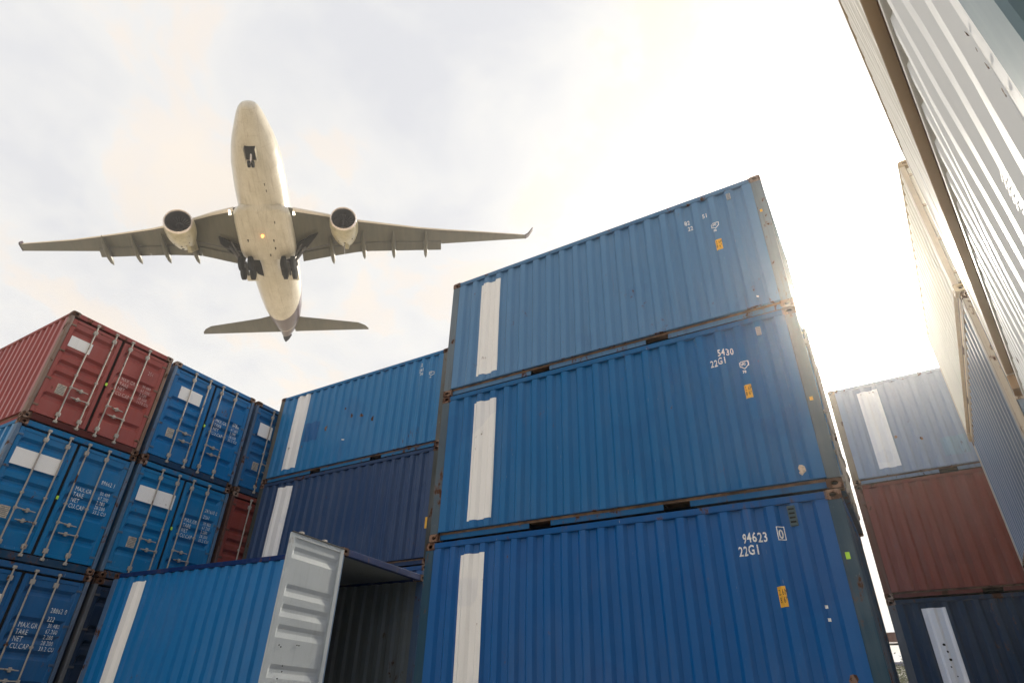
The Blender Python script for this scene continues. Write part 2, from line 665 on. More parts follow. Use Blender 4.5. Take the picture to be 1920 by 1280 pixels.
def container(name_label, loc, rz, color, h=2.591, length=CL, pitch=PITCH, frame=None, casting=(0.22, 0.13, 0.09),
              stripe=None, doors=True, open_end=False, panel=None, plate=True, number=None, sub=None, data=True,
              wall_mat=None, door_color=None, side_items=(), wall_z=None, cat='shipping container', detail=True,
              far_color=None, post=None, blank_end=False, clean=False, data_text=None, number_z=0.80, panel_tint=None):
    """container with its near bottom left corner at loc, long side along local x, doors at +x"""
    root = empty('shipping_container', loc, rz)
    tag(root, name_label, cat, GROUP)
    key = (round(length, 3), round(h, 3), round(pitch, 3))
    color = (*color, 1)
    fcol = (*(frame or tuple(c * 0.85 + 0.01 for c in color[:3])), 1)
    pcol = (*(post or tuple(c * 0.45 + 0.07 for c in color[:3])), 1)
    ccol = (*casting, 1)
    wm = wall_mat or P_WALL
    L_ = length
    global NWALL
    NWALL += 1
    sd = NWALL if (stripe or side_items) else NWALL % 3 + 51
    CUR[:] = [L_, h, sd]
    put('side_wall', cached(('wall', key, wm.name, sd), lambda: wall_mesh(L_, h, pitch, wm, seed=sd)), root, color)
    put('side_wall', cached(('wallf', key, wm.name, open_end), lambda: wall_mesh(L_, h, pitch, P_INT if open_end else wm, flip=True)), root, color)
    put('roof', cached(('roof', key), lambda: roof_mesh(L_, h)), root, color)
    if open_end:
        put('ceiling', MB().box(0.06, L_ - 0.10, 0.05, CW - 0.05, h - 0.060, h - 0.045).mesh('ceiling', [P_INT]), root)
        put('inner_wall', MB().box(0.06, L_ - 0.12, 0.086, 0.092, 0.15, h - 0.062).mesh('inner_wall', [P_INT]), root)
    put('floor', cached(('floor', key), lambda: MB().box(0.05, L_ - 0.05, 0.05, CW - 0.05, 0.10, 0.15).mesh('floor', [M_WOOD])), root, fcol)
    put('end_wall', cached(('end', key, open_end), lambda: endwall_mesh(h, P_INT if open_end else P_WALL)), root, color)
    # rails
    for sy in (0, 1):
        y0, y1 = (0.0, 0.060) if sy == 0 else (CW - 0.060, CW)
        put('top_rail', cached(('tr', key, sy, clean), lambda: MB().bbox(0.150, L_ - 0.150, y0, y1, h - 0.098, h - 0.014, 0.006).mesh('top_rail', [P_CREAM if clean else P_FRAME])), root, fcol)
        br = put('bottom_rail', cached(('br', key, sy, clean), lambda: brail_mesh(L_, y0 + (0.004 if sy == 0 else 0), y1 - (0.004 if sy else 0), P_CREAM if clean else P_FRAME)), root, fcol)
        for fx in () if clean else ((L_ / 2 - 1.03 - 0.18), (L_ / 2 + 1.03 - 0.18)):
            ya, yb = (0.056, 0.44) if sy == 0 else (CW - 0.44, CW - 0.056)
            put('fork_pocket', cached(('fp', sy), lambda: pocket_mesh(ya, yb, sy)), br, fcol, loc=(fx, 0, 0.022))
    # end frames
    for x0, x1, nm in ((0.004, 0.10, 'front'), (L_ - 0.10, L_ - 0.004, 'rear')):
        put('end_header', cached(('hd', nm, key), lambda: MB().bbox(x0, x1, 0.150, CW - 0.150, h - 0.118, h - 0.010, 0.006).mesh('end_header', [P_FRAME])), root, fcol)
        put('end_sill', cached(('sl', nm, key), lambda: MB().bbox(x0, x1, 0.150, CW - 0.150, 0.012, 0.145, 0.006).mesh('end_sill', [P_FRAME])), root, (fcol[0] * .3 + .008, fcol[1] * .3 + .006, fcol[2] * .3 + .006, 1))  # sill colour cut down, painting in the shade below the doors
    for sx in (-1, 1):
        for sy in (-1, 1):
            xa, xb = (0.003, 0.160) if sx < 0 else (L_ - 0.160, L_ - 0.003)
            ya, yb = (0.002, 0.075) if sy < 0 else (CW - 0.075, CW - 0.002)
            put('corner_post', cached(('post', key, sx, sy, clean), lambda: MB().bbox(xa, xb, ya, yb, 0.116, h - 0.116, 0.008).mesh('corner_post', [P_CREAM if clean else P_POST])), root, pcol)
            for sz in (-1, 1):
                put('corner_casting', cached(('cast', sx, sy, sz, clean), lambda: casting_mesh(sx, sy, sz, P_CREAM if clean else P_CAST)), root, ccol,
                    loc=(0 if sx < 0 else L_, 0 if sy < 0 else CW, 0 if sz < 0 else h - 0.118))
    dcol = (*(door_color or color[:3]), 1)
    lh = h - 0.118 - 0.150 - 0.062
    lw = (CW - 0.17 - 0.062) / 2
    zb = 0.172
    if doors:
        fm, pm = cached(('leaf', key), lambda: leaf_meshes(lh, lw, P_DOOR))
        put('door_seal', cached(('seal', key), lambda: MB().box(L_ - 0.118, L_ - 0.108, 0.07, CW - 0.07, 0.13, h - 0.10).mesh('door_seal', [M_SEAL])), root)
        for k in (0, 1):
            y0 = 0.085 + k * (lw + 0.062)
            dl = put('door', fm, root, dcol, loc=(L_ - 0.026, y0, zb))
            put('door_panel', pm, dl, dcol)
            for yy in ((0.50, 0.93) if k == 0 else (0.155, 0.585)):
                put('lock_rod', cached(('rod', key), lambda: rod_mesh(lh)), dl, color, loc=(0, yy, 0))
            if k == 0:
                put('handle', cached(('hn', 1), lambda: handle_mesh(1)), dl, color, loc=(0.0, 0.50, 0.74))
                put('handle', cached(('hn', -1), lambda: handle_mesh(-1)), dl, color, loc=(0.0, 0.93, 0.54))
            else:
                put('handle', cached(('hn', 1), lambda: handle_mesh(1)), dl, color, loc=(0.0, 0.155, 0.66))
                put('handle', cached(('hn', -1), lambda: handle_mesh(-1)), dl, color, loc=(0.0, 0.585, 0.48))
            for hz in (0.16, 0.78, 1.45, lh - 0.16):
                put('hinge', cached(('hg', k), lambda: hinge_mesh(1 if k == 0 else -1)), dl, pcol, loc=(0, 0 if k == 0 else lw, hz))
            if k == 0:
                if panel:
                    ya, yb, za, zz = panel
                    put('white_panel', MB().box(-0.011, -0.006, ya - y0, yb - y0, h - zz - zb, h - za - zb).mesh('white_panel', [P_WHITE]), dl)
                if plate:
                    put('data_plate', cached(('plate',), plate_mesh), dl, None, loc=(-0.010, 0.265, h - zb - 1.90))
        if data:
            put('seal_tag', cached(('tag', L_, h), lambda: MB().bbox(L_ + 0.004, L_ + 0.018, 1.19, 1.235, h - 1.34, h - 1.27, 0.004).mesh('seal_tag', [M_GRN])), root)
        if number:
            flat_text(root, number, L_ - 0.036, 2.00 if len(number) < 6 else 1.93, h - number_z, 0.125, 'container_number', sx=0.66)
            if sub: flat_text(root, sub, L_ - 0.036, 1.93, h - number_z - 0.155, 0.125, 'container_number', sx=0.66)
        if data:
            flat_text(root, TXT_LEFT, L_ - 0.0365, 1.48, h - 1.06, 0.125, 'weight_lettering', sx=0.66)
            flat_text(root, data_text or "30.480\n67.200\n2.280\n28.200\n33.2 CU", L_ - 0.0365, 1.98, h - 1.02, 0.105, 'weight_figures', sx=0.68)
    if blank_end:
        ew = put('end_wall', cached(('endblank', key), lambda: endwall_mesh(h, P_POST)), root, (color[0] * .4 + .01, color[1] * .45, color[2] * .3, 1), loc=(L_, CW, 0), rot=(0, 0, math.pi))  # end colour darkened to offset the skylight falling on it
    if stripe:
        xa, xb, za, zz = stripe
        put('white_stripe', strip_mesh(L_, pitch, xa, xb, h - zz, h - za, P_WHITE), root)
    pts = profile(L_, 0.155, pitch)
    for it in side_items:
        kind = it[0]
        if kind == 'text':
            _, s, x, z, size = it[:5]
            put('container_number', drape_side(text_mesh(s, size, 0.66, it[5] if len(it) > 5 else None), x, h - z, pts), root)
        elif kind == 'sticker':
            _, x, z, w_, hh, mat, txt = it
            q = MB().add([(0, 0, 0), (w_, 0, 0), (w_, hh, 0), (0, hh, 0)], [(0, 1, 2, 3)]).mesh('sticker', [mat])
            st = put('height_sticker' if txt else 'sticker', drape_side(q, x, h - z, pts, 0.005), root)
            if txt:
                put('sticker_print', drape_side(text_mesh(txt, hh * 0.40, 0.55, M_BLK), x + w_ * 0.10, h - z + hh * 0.58, pts, 0.007), st)
        elif kind == 'shield':
            _, x, z, s_ = it
            o = [(0, 1), (1, 1), (1, 0.45), (0.5, 0), (0, 0.45)]
            i_ = [(0.1, 0.9), (0.9, 0.9), (0.9, 0.5), (0.5, 0.12), (0.1, 0.5)]
            v = [(a * s_, b * s_, 0) for a, b in o + i_]
            f = [(k, (k + 1) % 5, 5 + (k + 1) % 5, 5 + k) for k in range(5)]
            q = MB().add(v, f).mesh('emblem', [M_TEXT])
            em = put('emblem', drape_side(q, x, h - z, pts), root)
            put('emblem_lettering', drape_side(text_mesh('UC', s_ * 0.42, 0.8), x + s_ * 0.17, h - z + s_ * 0.52, pts), em)
            if len(it) > 4 or True:
                put('emblem_lettering', drape_side(text_mesh('70', s_ * 0.42, 0.8), x + s_ * 0.22, h - z - s_ * 0.42, pts), em)
        elif kind == 'post_sticker':
            _, x, z, w_, hh, mat = it
            put('sticker', MB().box(x, x + w_, -0.001, 0.0012, h - z, h - z + hh).mesh('sticker', [mat]), root)
        elif kind == 'louvre':
            _, x, z = it
            q = MB()
            for k in range(5):
                q.add([(0.004, k * 0.021, 0), (0.050, k * 0.021 + 0.004, 0), (0.050, k * 0.021 + 0.011, 0), (0.004, k * 0.021 + 0.007, 0)], [(0, 1, 2, 3)])
            put('air_vent', drape_side(q.mesh('air_vent', [P_GREY]), x, h - z, pts), root)
        elif kind == 'frame':
            _, x, z, w_, hh = it
            t_ = 0.010
            v = [(0, 0, 0), (w_, 0, 0), (w_, hh, 0), (0, hh, 0), (t_, t_, 0), (w_ - t_, t_, 0), (w_ - t_, hh - t_, 0), (t_, hh - t_, 0)]
            q = MB().add(v, [(k, (k + 1) % 4, 4 + (k + 1) % 4, 4 + k) for k in range(4)]).mesh('check_digit_box', [M_TEXT])
            put('check_digit_box', drape_side(q, x, h - z, pts), root)
        elif kind == 'vent':
            _, x, z, col_, vh = it
            mb = MB()
            y = 0.006
            vw = max(0.022, vh * 0.5) if vh < 0.11 else 0.045
            mb.bbox(x - vw, x + vw, y - 0.016, y + 0.03, h - z - vh, h - z + vh, 0.006)
            for q in range(4):
                zc_ = h - z - vh * 0.7 + q * vh * 0.42
                mb.box(x - vw * 0.7, x + vw * 0.7, y - 0.0195, y - 0.0165, zc_, zc_ + vh * 0.16, 1)
            put('air_vent', mb.mesh('air_vent', [P_WALL, M_DARK if vh > 0.11 and col_[0] < 0.5 else P_INT]), root, (*col_, 1))
        elif kind == 'spots':
            _, lst, mat = it
            for (x, z, r) in lst:
                q = MB()
                n = 9
                q.add([(math.cos(6.283 * k / n) * r * random.uniform(.6, 1.1), math.sin(6.283 * k / n) * r * random.uniform(.7, 1.3), 0) for k in range(n)], [tuple(range(n))])
                put('paint_patch', drape_side(q.mesh('paint_patch', [mat]), x, h - z, pts, 0.005), root, ccol)
    return root


def roof_mesh(L_, h):
    mb = MB()
    n = 22
    xs = [0.10 + (L_ - 0.20) * i / (n * 4) for i in range(n * 4 + 1)]
    v = []
    for i, x in enumerate(xs):
        z = h - 0.012 - (0.018 if i % 4 in (1, 2) else 0.0)
        v += [(x, 0.05, z), (x, CW - 0.05, z)]
    mb.add(v, [(2 * i, 2 * i + 1, 2 * i + 3, 2 * i + 2) for i in range(len(xs) - 1)])
    return mb.mesh('roof', [P_WALL])


def endwall_mesh(h, mat):
    mb = MB()
    n = 9
    pitch = (CW - 0.20) / n
    v = []
    for i in range(n):
        a = 0.10 + i * pitch
        for dy, x in ((0, 0.012), (0.05, 0.012), (0.10, 0.055), (0.19, 0.055)):
            v += [(x, a + dy, 0.14), (x, a + dy, h - 0.10)]
    v += [(0.012, CW - 0.10, 0.14), (0.012, CW - 0.10, h - 0.10)]
    mb.add(v, [(2 * i, 2 * i + 2, 2 * i + 3, 2 * i + 1) for i in range(len(v) // 2 - 1)])
    return mb.mesh('end_wall', [mat])


def brail_mesh(L_, y0, y1, mat):
    """bottom side rail: a set-back web under a top flange that carries the wall"""
    mb = MB()
    near = y0 < 1
    cuts = [0.150]
    for fx in (L_ / 2 - 1.03 - 0.18, L_ / 2 + 1.03 - 0.18):
        cuts += [fx, fx + 0.36]
    cuts.append(L_ - 0.150)
    wy = (y0 + 0.050, y0 + 0.062) if near else (y1 - 0.062, y1 - 0.050)
    for a, b in ((0, 1), (2, 3), (4, 5)):
        mb.bbox(cuts[a], cuts[b], wy[0], wy[1], 0.024, 0.136, 0.003)
    for a, b in ((1, 2), (3, 4)):
        mb.box(cuts[a], cuts[b], wy[0], wy[1], 0.120, 0.136)
    fy = (y0 - 0.001, y0 + 0.062) if near else (y1 - 0.062, y1 + 0.001)
    mb.bbox(0.150, L_ - 0.150, fy[0], fy[1], 0.137, 0.151, 0.003)
    return mb.mesh('bottom_rail', [mat])


def pocket_mesh(ya, yb, sy):
    """steel-lined tunnel, open outwards"""
    mb = MB()
    w, hh, t = 0.36, 0.096, 0.006
    mb.box(0.001, t, ya, yb, 0, hh)
    mb.box(w - t, w - 0.001, ya, yb, 0, hh)
    mb.box(t, w - t, ya, yb, hh - t, hh)
    mb.box(t, w - t, ya, yb, 0, t)
    e = (yb - 0.01, yb) if sy == 0 else (ya, ya + 0.01)
    mb.box(t, w - t, e[0], e[1], t, hh - t)
    return mb.mesh('fork_pocket', [M_DARK])  # lining near black so the tunnel's shade is in the colour


def plate_mesh():
    mb = MB()
    mb.bbox(0, 0.006, 0, 0.185, 0, 0.225, 0.002)
    for r in range(6):
        mb.box(0.0062, 0.0068, 0.02, 0.165, 0.02 + r * 0.033, 0.034 + r * 0.033, 1)
    return mb.mesh('data_plate', [M_PLATE, P_INT])


# colours of the paint itself
BLUE = (0.012, 0.115, 0.36)
BLUE2 = (0.002, 0.135, 0.36)
BLUE3 = (0.022, 0.100, 0.29)
NAVY = (0.026, 0.060, 0.145)
RED = (0.30, 0.060, 0.055)
MAROON = (0.21, 0.040, 0.030)
TEAL = (0.008, 0.075, 0.16)
HC = 2.603
rot = lambda a: a

random.seed(4)
# ------------------------------------------------------------------ main stack (M)
MX, MY, MT = -6.3256, 7.8612, 7.6519 + Z0
ST = (0.675, 1.140, 0.24, 2.31)
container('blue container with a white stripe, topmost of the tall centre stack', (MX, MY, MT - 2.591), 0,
          (0.095, 0.215, 0.39), post=(0.13, 0.17, 0.21), stripe=ST, doors=False, blank_end=True,  # base colour paled to take in some of the sun-flare wash
          side_items=[('text', '82', 4.76, 0.50, 0.125), ('text', '51', 5.06, 0.47, 0.125), ('text', '22', 4.80, 0.63, 0.12), ('shield', 5.17, 0.80, 0.13),
                      ('sticker', 5.19, 1.24, 0.10, 0.21, M_YEL, '2.6M\n8 6"'), ('vent', 5.53, 0.24, (0.35, 0.38, 0.42), 0.065),
                      ('sticker', 5.60, 2.28, 0.03, 0.03, M_TEXT, None), ('post_sticker', 5.935, 0.78, 0.035, 0.05, M_YEL)])
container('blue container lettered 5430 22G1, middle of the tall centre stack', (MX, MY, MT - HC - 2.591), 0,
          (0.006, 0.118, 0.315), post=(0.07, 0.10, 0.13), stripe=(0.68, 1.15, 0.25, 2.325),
          side_items=[('text', '5430', 4.92, 0.505, 0.150), ('text', '22G1', 4.79, 0.635, 0.150), ('shield', 5.18, 0.80, 0.13),
                      ('sticker', 5.185, 1.235, 0.095, 0.20, M_YEL, '2.6M\n8 6"'), ('vent', 5.525, 0.26, (0.35, 0.38, 0.42), 0.065),
                      ('spots', [(5.66, 2.29, 0.05), (5.64, 2.34, 0.03)], M_PLATE),
                      ('post_sticker', 5.94, 1.45, 0.04, 0.05, M_YEL)])
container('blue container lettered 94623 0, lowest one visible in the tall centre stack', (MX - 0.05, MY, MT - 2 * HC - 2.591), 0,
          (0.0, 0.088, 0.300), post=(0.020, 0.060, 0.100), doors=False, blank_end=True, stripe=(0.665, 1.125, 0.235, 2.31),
          side_items=[('text', '94623', 4.87, 0.50, 0.160), ('text', '0', 5.295, 0.49, 0.150), ('frame', 5.280, 0.51, 0.085, 0.16), ('text', '22G1', 4.80, 0.645, 0.160),
                      ('sticker', 5.155, 1.235, 0.095, 0.22, M_YEL, '2.6M\n8 6"'), ('vent', 5.49, 0.25, (0.05, 0.09, 0.11), 0.12),
                      ('sticker', 5.61, 1.27, 0.030, 0.035, M_TEXT, None), ('sticker', 5.61, 1.40, 0.030, 0.035, M_TEXT, None),
                      ('post_sticker', 5.94, 0.79, 0.045, 0.075, M_GRN),
                      ('spots', [(5.72, 1.95, 0.05), (5.76, 2.15, 0.07), (5.70, 2.3, 0.04)], P_CAST)])
container('blue container at the foot of the tall centre stack', (MX, MY, MT - 3 * HC - 2.591), 0, BLUE, detail=False)

# ------------------------------------------------------------------ stack behind, left of centre (B)
BX, BY, BT = -14.2386, 10.2235, 7.9714 + Z0
container('weathered light blue container on top of the stack left of the tall centre stack', (BX, BY, BT - 2.591), 0,
          (0.020, 0.170, 0.39), stripe=(0.66, 1.18, 0.10, 2.30), post=(0.10, 0.10, 0.09),
          side_items=[('text', '22', 5.17, 0.33, 0.13), ('text', '1', 5.45, 0.33, 0.13), ('text', '2261', 5.14, 0.47, 0.12), ('text', '22G', 5.18, 0.58, 0.10), ('shield', 5.50, 0.68, 0.13),
                      ('spots', [(2.1, 1.35, 0.09), (3.0, 1.2, 0.06), (3.35, 1.25, 0.05), (3.75, 1.42, 0.06), (1.3, 1.75, 0.05), (2.72, 0.93, 0.04)], P_CAST),
                      ('sticker', 1.25, 1.62, 0.55, 0.55, paint('darker_blue_patch', 0.05, 0.1, base=(0.018, 0.115, 0.31)), None),
                      ('sticker', 2.80, 1.84, 0.06, 0.03, M_TEXT, None)])
container('dark navy container with a white stripe under the weathered light blue one', (BX, BY, BT - HC - 2.591), 0,
          NAVY, stripe=(0.76, 1.30, 0.20, 2.30), post=(0.05, 0.055, 0.05),
          side_items=[('sticker', 5.845, 1.86, 0.09, 0.24, M_YEL, None)])
for k, nm_ in ((2, 'second from the ground'), (3, 'on the ground')):
    container('blue container ' + nm_ + ' in the stack behind the open container', (BX, BY, BT - k * HC - 2.591), 0, BLUE3, detail=False)

# ------------------------------------------------------------------ door stack on the left (L)
LX, LY, LT = -14.2712 - CL, 4.4385, 7.5965 + Z0
D = CW + 0.0993
LETTER[0] = M_TEXTRED
container('dull red container with its doors facing right, top left corner stack', (LX, LY, LT - 2.591), 0, RED,
          door_color=(0.31, 0.070, 0.060), panel=(0.19, 0.655, 0.555, 0.815), number='251', number_z=0.66, post=(0.20, 0.13, 0.10),
          data_text="30.480\n67.200\n2.230\n28.250\n1170 CU")
LETTER[0] = M_TEXTDIM
container('blue container beside the red one, top row of the door stack', (LX, LY + D, LT - 2.591), 0, BLUE2,
          panel=(0.335, 0.94, 0.55, 0.875), number='228', number_z=0.98)
container('blue container third in the top row, half hidden by the light blue container', (LX, LY + 2 * D, LT - 2.591), 0, (0.010, 0.120, 0.31),
          panel=(0.26, 0.70, 0.55, 0.93), data=False)
container('bright blue container numbered 89662 under the red one', (LX, LY, LT - HC - 2.591), 0, (0.001, 0.145, 0.36),
          panel=(0.14, 1.05, 0.57, 0.905), number='89662 1')
container('bright blue container numbered 281660 with a long white panel, middle row', (LX, LY + D, LT - HC - 2.591), 0, (0.003, 0.155, 0.37),
          panel=(0.20, 1.09, 0.555, 0.90), number='281660 0', sub='2261', number_z=0.72)
container('dark red container in the middle row, just left of the navy one', (LX, LY + 2 * D, LT - HC - 2.591), 0, MAROON,
          plate=False, data=False, post=(0.10, 0.05, 0.04))
container('dull dark blue container numbered 28862 0, lowest in the near left corner', (LX, LY, LT - 2 * HC - 2.591), 0, (0.010, 0.095, 0.26),
          panel=(0.14, 1.05, 0.57, 0.905), number='28862 0', sub='222', number_z=0.76)
container('very dark blue container behind the open container', (LX, LY + D, LT - 2 * HC - 2.591), 0, (0.012, 0.030, 0.075), number='8')
container('blue container at the foot of the door stack', (LX, LY + 2 * D, LT - 2 * HC - 2.591), 0, BLUE3, detail=False)
for k in range(3):
    container('blue container on the ground in the door stack, ' + ('nearest', 'middle', 'rear')[k] + ' column', (LX, LY + k * D, LT - 3 * HC - 2.591), 0, BLUE3, detail=False)

# ------------------------------------------------------------------ open container (C)
CA = 0.0615
cx, cy, CT = -7.813, 7.4672, 2.4565 + Z0
ox, oy = cx - CL * math.cos(CA), cy - CL * math.sin(CA)
C = container('bright blue container with its grey door swung open, low in front', (ox, oy, CT - 2.591), CA, (0.0, 0.140, 0.39),
              stripe=(0.615, 1.085, 0.21, 2.28), doors=False, open_end=True, frame=(0.0, 0.018, 0.10))
hC = 2.591
lhC = hC - 0.118 - 0.150 - 0.02
lwC = (CW - 0.15 - 0.014) / 2 + 0.05
fm, pm = leaf_meshes(lhC, lwC, P_GREY, 0.012)
# leaf turned half round on the near post: it sticks out towards the camera, its inside facing +x
for nm_lab, yy, sgn in (('grey inner face of the near door leaf', -0.01, -1), ('grey inner face of the far door leaf', CW + 0.01, 1)):
    if sgn > 0:
        continue
    dl = put('door', fm, C, loc=(CL + 0.052, yy - lwC, 0.235))
    dl['label'] = nm_lab
    put('door_panel', pm, dl)
    put('door_seal', MB().box(-0.012, 0.006, 0.0, lwC, lhC + 0.001, lhC + 0.016).mesh('door_seal', [M_SEAL]), dl)
    for q in (0.26, 0.78):
        mb = MB()
        mb.tube([(-0.085, q, -0.03), (-0.085, q, lhC + 0.065)], 0.016, 8)
        mb.bbox(-0.11, -0.05, q - 0.035, q + 0.035, lhC + 0.030, lhC + 0.065, 0.006)
        mb.bbox(-0.10, -0.05, q - 0.06, q + 0.06, lhC + 0.006, lhC + 0.020, 0.004)
        put('lock_rod', mb.mesh('lock_rod', [P_ROD]), dl)
    hs = MB()
    for (a, b) in ((0.20, 0.78), (0.24, 0.76), (0.54, 0.81), (0.58, 0.81), (0.34, 0.53), (0.35, 0.46), (0.29, 0.37)):
        hs.tube([(-0.011, a, b), (-0.003, a, b)], 0.008, 8)
    tag(put('bolt_heads', hs.mesh('bolt_heads', [M_DARK]), dl), kind='stuff')
container('blue container under the open one', (ox, oy, CT - 2.591 - HC), CA, BLUE3, detail=False)

# ------------------------------------------------------------------ right rear stack (R)
RA = -0.0589
RX, RY, RT = -0.3636, 16.695, 7.7937 + Z0
container('pale blue container on top of the right rear stack', (RX, RY, RT - 2.591), RA, (0.25, 0.31, 0.41),  # blue lightened in the base colour to carry the sun's veiling glare
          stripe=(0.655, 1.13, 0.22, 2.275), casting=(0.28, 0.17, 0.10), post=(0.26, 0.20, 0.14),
          side_items=[('sticker', 2.05, 2.22, 0.50, 0.45, paint('pale_blue_patch', 0.0, 0.1, base=(0.24, 0.34, 0.43)), None),
                      ('spots', [(2.75, 1.45, 0.05), (2.62, 1.60, 0.04), (1.7, 1.7, 0.04), (1.2, 1.55, 0.04)], P_CAST)])
container('brown red container in the middle of the right rear stack', (RX, RY, RT - HC - 2.591), RA, (0.20, 0.050, 0.036), post=(0.12, 0.05, 0.035))
container('very dark teal blue container with a white stripe, bottom right', (RX, RY, RT - 2 * HC - 2.591), RA, (0.002, 0.024, 0.060),
          stripe=(0.62, 1.07, 0.21, 2.3),
          side_items=[('spots', [(0.83, 0.92, 0.03), (0.86, 1.05, 0.02), (0.87, 1.20, 0.03), (0.84, 1.33, 0.015), (0.90, 1.5, 0.015)], M_DARK)])
container('blue container at the foot of the right rear stack', (RX, RY, RT - 3 * HC - 2.591), RA, BLUE3, detail=False)

# ------------------------------------------------------------------ receding stack on the right (W2): long side faces -x, doors towards the camera
WA = -0.05
w2x, w2y, w2t = 2.025, 14.905, 7.809 + Z0
rz2 = WA - math.pi / 2
H2 = 2.603


def w2loc(x, y, z): return (x, y, z)


container('cream container on top of the stack receding on the right', (w2x - 0.04, w2y, w2t - 2.591), rz2, (0.80, 0.76, 0.64),
          wall_mat=P_CREAM, clean=True, frame=(0.52, 0.38, 0.22), post=(0.60, 0.50, 0.38), casting=(0.52, 0.38, 0.22), data=False, plate=False)
container('grey blue container under the cream one in the receding right stack', (w2x, w2y, w2t - H2 - 2.591), rz2, (0.13, 0.18, 0.26),
          frame=(0.26, 0.20, 0.15), post=(0.42, 0.36, 0.29), casting=(0.38, 0.22, 0.12), data=False, plate=False)
for k, nm_ in ((2, 'third from the top'), (3, 'on the ground')):
    container('dark container ' + nm_ + ' in the receding right stack', (w2x, w2y, w2t - k * H2 - 2.591), rz2, (0.02, 0.03, 0.05), detail=False)

# ------------------------------------------------------------------ nearest stack, top right (W1)
W1A = -0.181
w1x, w1y, w1t = 1.221, 5.777, 5.223 + Z0
rz1 = W1A - math.pi / 2
H1 = 2.896
LEN1 = 5.22
container('white container on top of the nearest stack, cut off at the top right', (w1x - 0.045, w1y, w1t - H1), rz1, (0.88, 0.85, 0.76), h=H1, length=LEN1, pitch=0.240,
          wall_mat=P_CREAM, frame=(0.60, 0.46, 0.31), post=(0.62, 0.57, 0.50), casting=(0.45, 0.30, 0.18), doors=False, clean=True)
container('off-white container below the top one of the nearest stack, with a louvred vent', (w1x, w1y, w1t - 2 * H1 - 0.012), rz1, (0.84, 0.86, 0.86), h=H1, length=LEN1, pitch=0.240,
          wall_mat=P_CREAM, frame=(0.62, 0.60, 0.55), post=(0.17, 0.25, 0.29), casting=(0.25, 0.20, 0.18), door_color=(0.16, 0.24, 0.30), clean=True, data=False, plate=False,
          side_items=[('louvre', 4.48, 1.36),
                      ('spots', [(4.97, 1.31, 0.006), (4.975, 1.36, 0.005), (4.972, 1.40, 0.007), (4.975, 1.47, 0.008)], P_CAST)])
container('grey container at the foot of the nearest stack', (w1x, w1y, w1t - 2 * H1 - 0.024 - 2.29), rz1, (0.3, 0.3, 0.3), h=2.29, length=LEN1, pitch=0.240, detail=False)

dx0, dy0 = math.cos(rz1), math.sin(rz1)
for j, wh_ in enumerate(('beside', 'behind')):  # mostly unseen stacks, added to cut the skylight from the right
    qx = w1x + dx0 * (LEN1 + 0.20 + j * 6.2) + 0.62
    qy = w1y + dy0 * (LEN1 + 0.20 + j * 6.2)
    for k, nm_ in enumerate(('topmost', 'middle', 'lowest')):
        container('slate blue container ' + wh_ + ' the viewpoint, added to screen the sky on the right, ' + nm_ + ' of its stack', (qx, qy, w1t - 0.25 - (k + 1) * HC), rz1,
                  (0.07, 0.12, 0.15), data=False, plate=False, doors=False, clean=True, frame=(0.07, 0.11, 0.14), post=(0.10, 0.16, 0.19))
# ------------------------------------------------------------------ aeroplane
G_ = NG('fuselage_paint')
tc = G_.n('ShaderNodeTexCoord')
sp = G_.n('ShaderNodeSeparateXYZ')
G_.l(tc.outputs['Object'], sp.inputs[0])
nz = G_.noise(G_.vec((0.35, 0.6, 0.6), seed=False), 1.0, 5, 0.6)
cream = G_.mix(G_.step(nz, 0.35, 0.7), (0.46, 0.425, 0.34), (0.56, 0.525, 0.44))
# dark purple tail livery: a diagonal sweep round the tail
# boundary: x + 0.9*z + 0.55*|..| > const  (object x runs aft, z up)
swp = G_.math('ADD', sp.outputs[0], G_.math('MULTIPLY', sp.outputs[2], 2.2))
swp = G_.math('ADD', swp, G_.math('MULTIPLY', sp.outputs[1], -0.55))
stn = G_.step(G_.noise(G_.vec((0.22, 3.2, 3.2), seed=False), 1.0, 5, 0.65), 0.52, 0.72)
spk = G_.step(G_.noise(G_.vec((1.5, 3.0, 3.0), seed=False), 1.0, 3, 0.6), 0.60, 0.70)
cream = G_.mix(G_.math('MULTIPLY', stn, 0.38), cream, (0.20, 0.16, 0.10))
cream = G_.mix(G_.math('MULTIPLY', spk, 0.22), cream, (0.22, 0.19, 0.14))
liv = G_.step(swp, 25.70, 25.74)
line = G_.math('MULTIPLY', G_.step(swp, 30.6, 30.64), G_.math('SUBTRACT', 1.0, G_.step(swp, 30.9, 30.94)))
c = G_.mix(liv, cream, (0.045, 0.022, 0.035))
c = G_.mix(line, c, (0.34, 0.30, 0.22))
# belly panel joints
bx = G_.n('ShaderNodeTexBrick')
mp = G_.vec((1, 1, 1), seed=False)
cb = G_.n('ShaderNodeCombineXYZ')
G_.l(sp.outputs[0], cb.inputs[0]); G_.l(sp.outputs[1], cb.inputs[1])
G_.l(cb.outputs[0], bx.inputs['Vector'])
bx.inputs['Scale'].default_value = 1.0
bx.inputs['Brick Width'].default_value = 2.4
bx.inputs['Row Height'].default_value = 1.3
bx.inputs['Mortar Size'].default_value = 0.018
bx.inputs['Mortar Smooth'].default_value = 0.3
c = G_.mix(G_.math('MULTIPLY', bx.outputs['Fac'], 0.45), c, G_.mix(1.0, c, (0.5, 0.45, 0.38), 'MULTIPLY'))
G_.l(c, G_.b.inputs['Base Color'])
G_.b.inputs['Roughness'].default_value = 0.28
G_.b.inputs['Coat Weight'].default_value = 0.3
M_FUS = G_.m


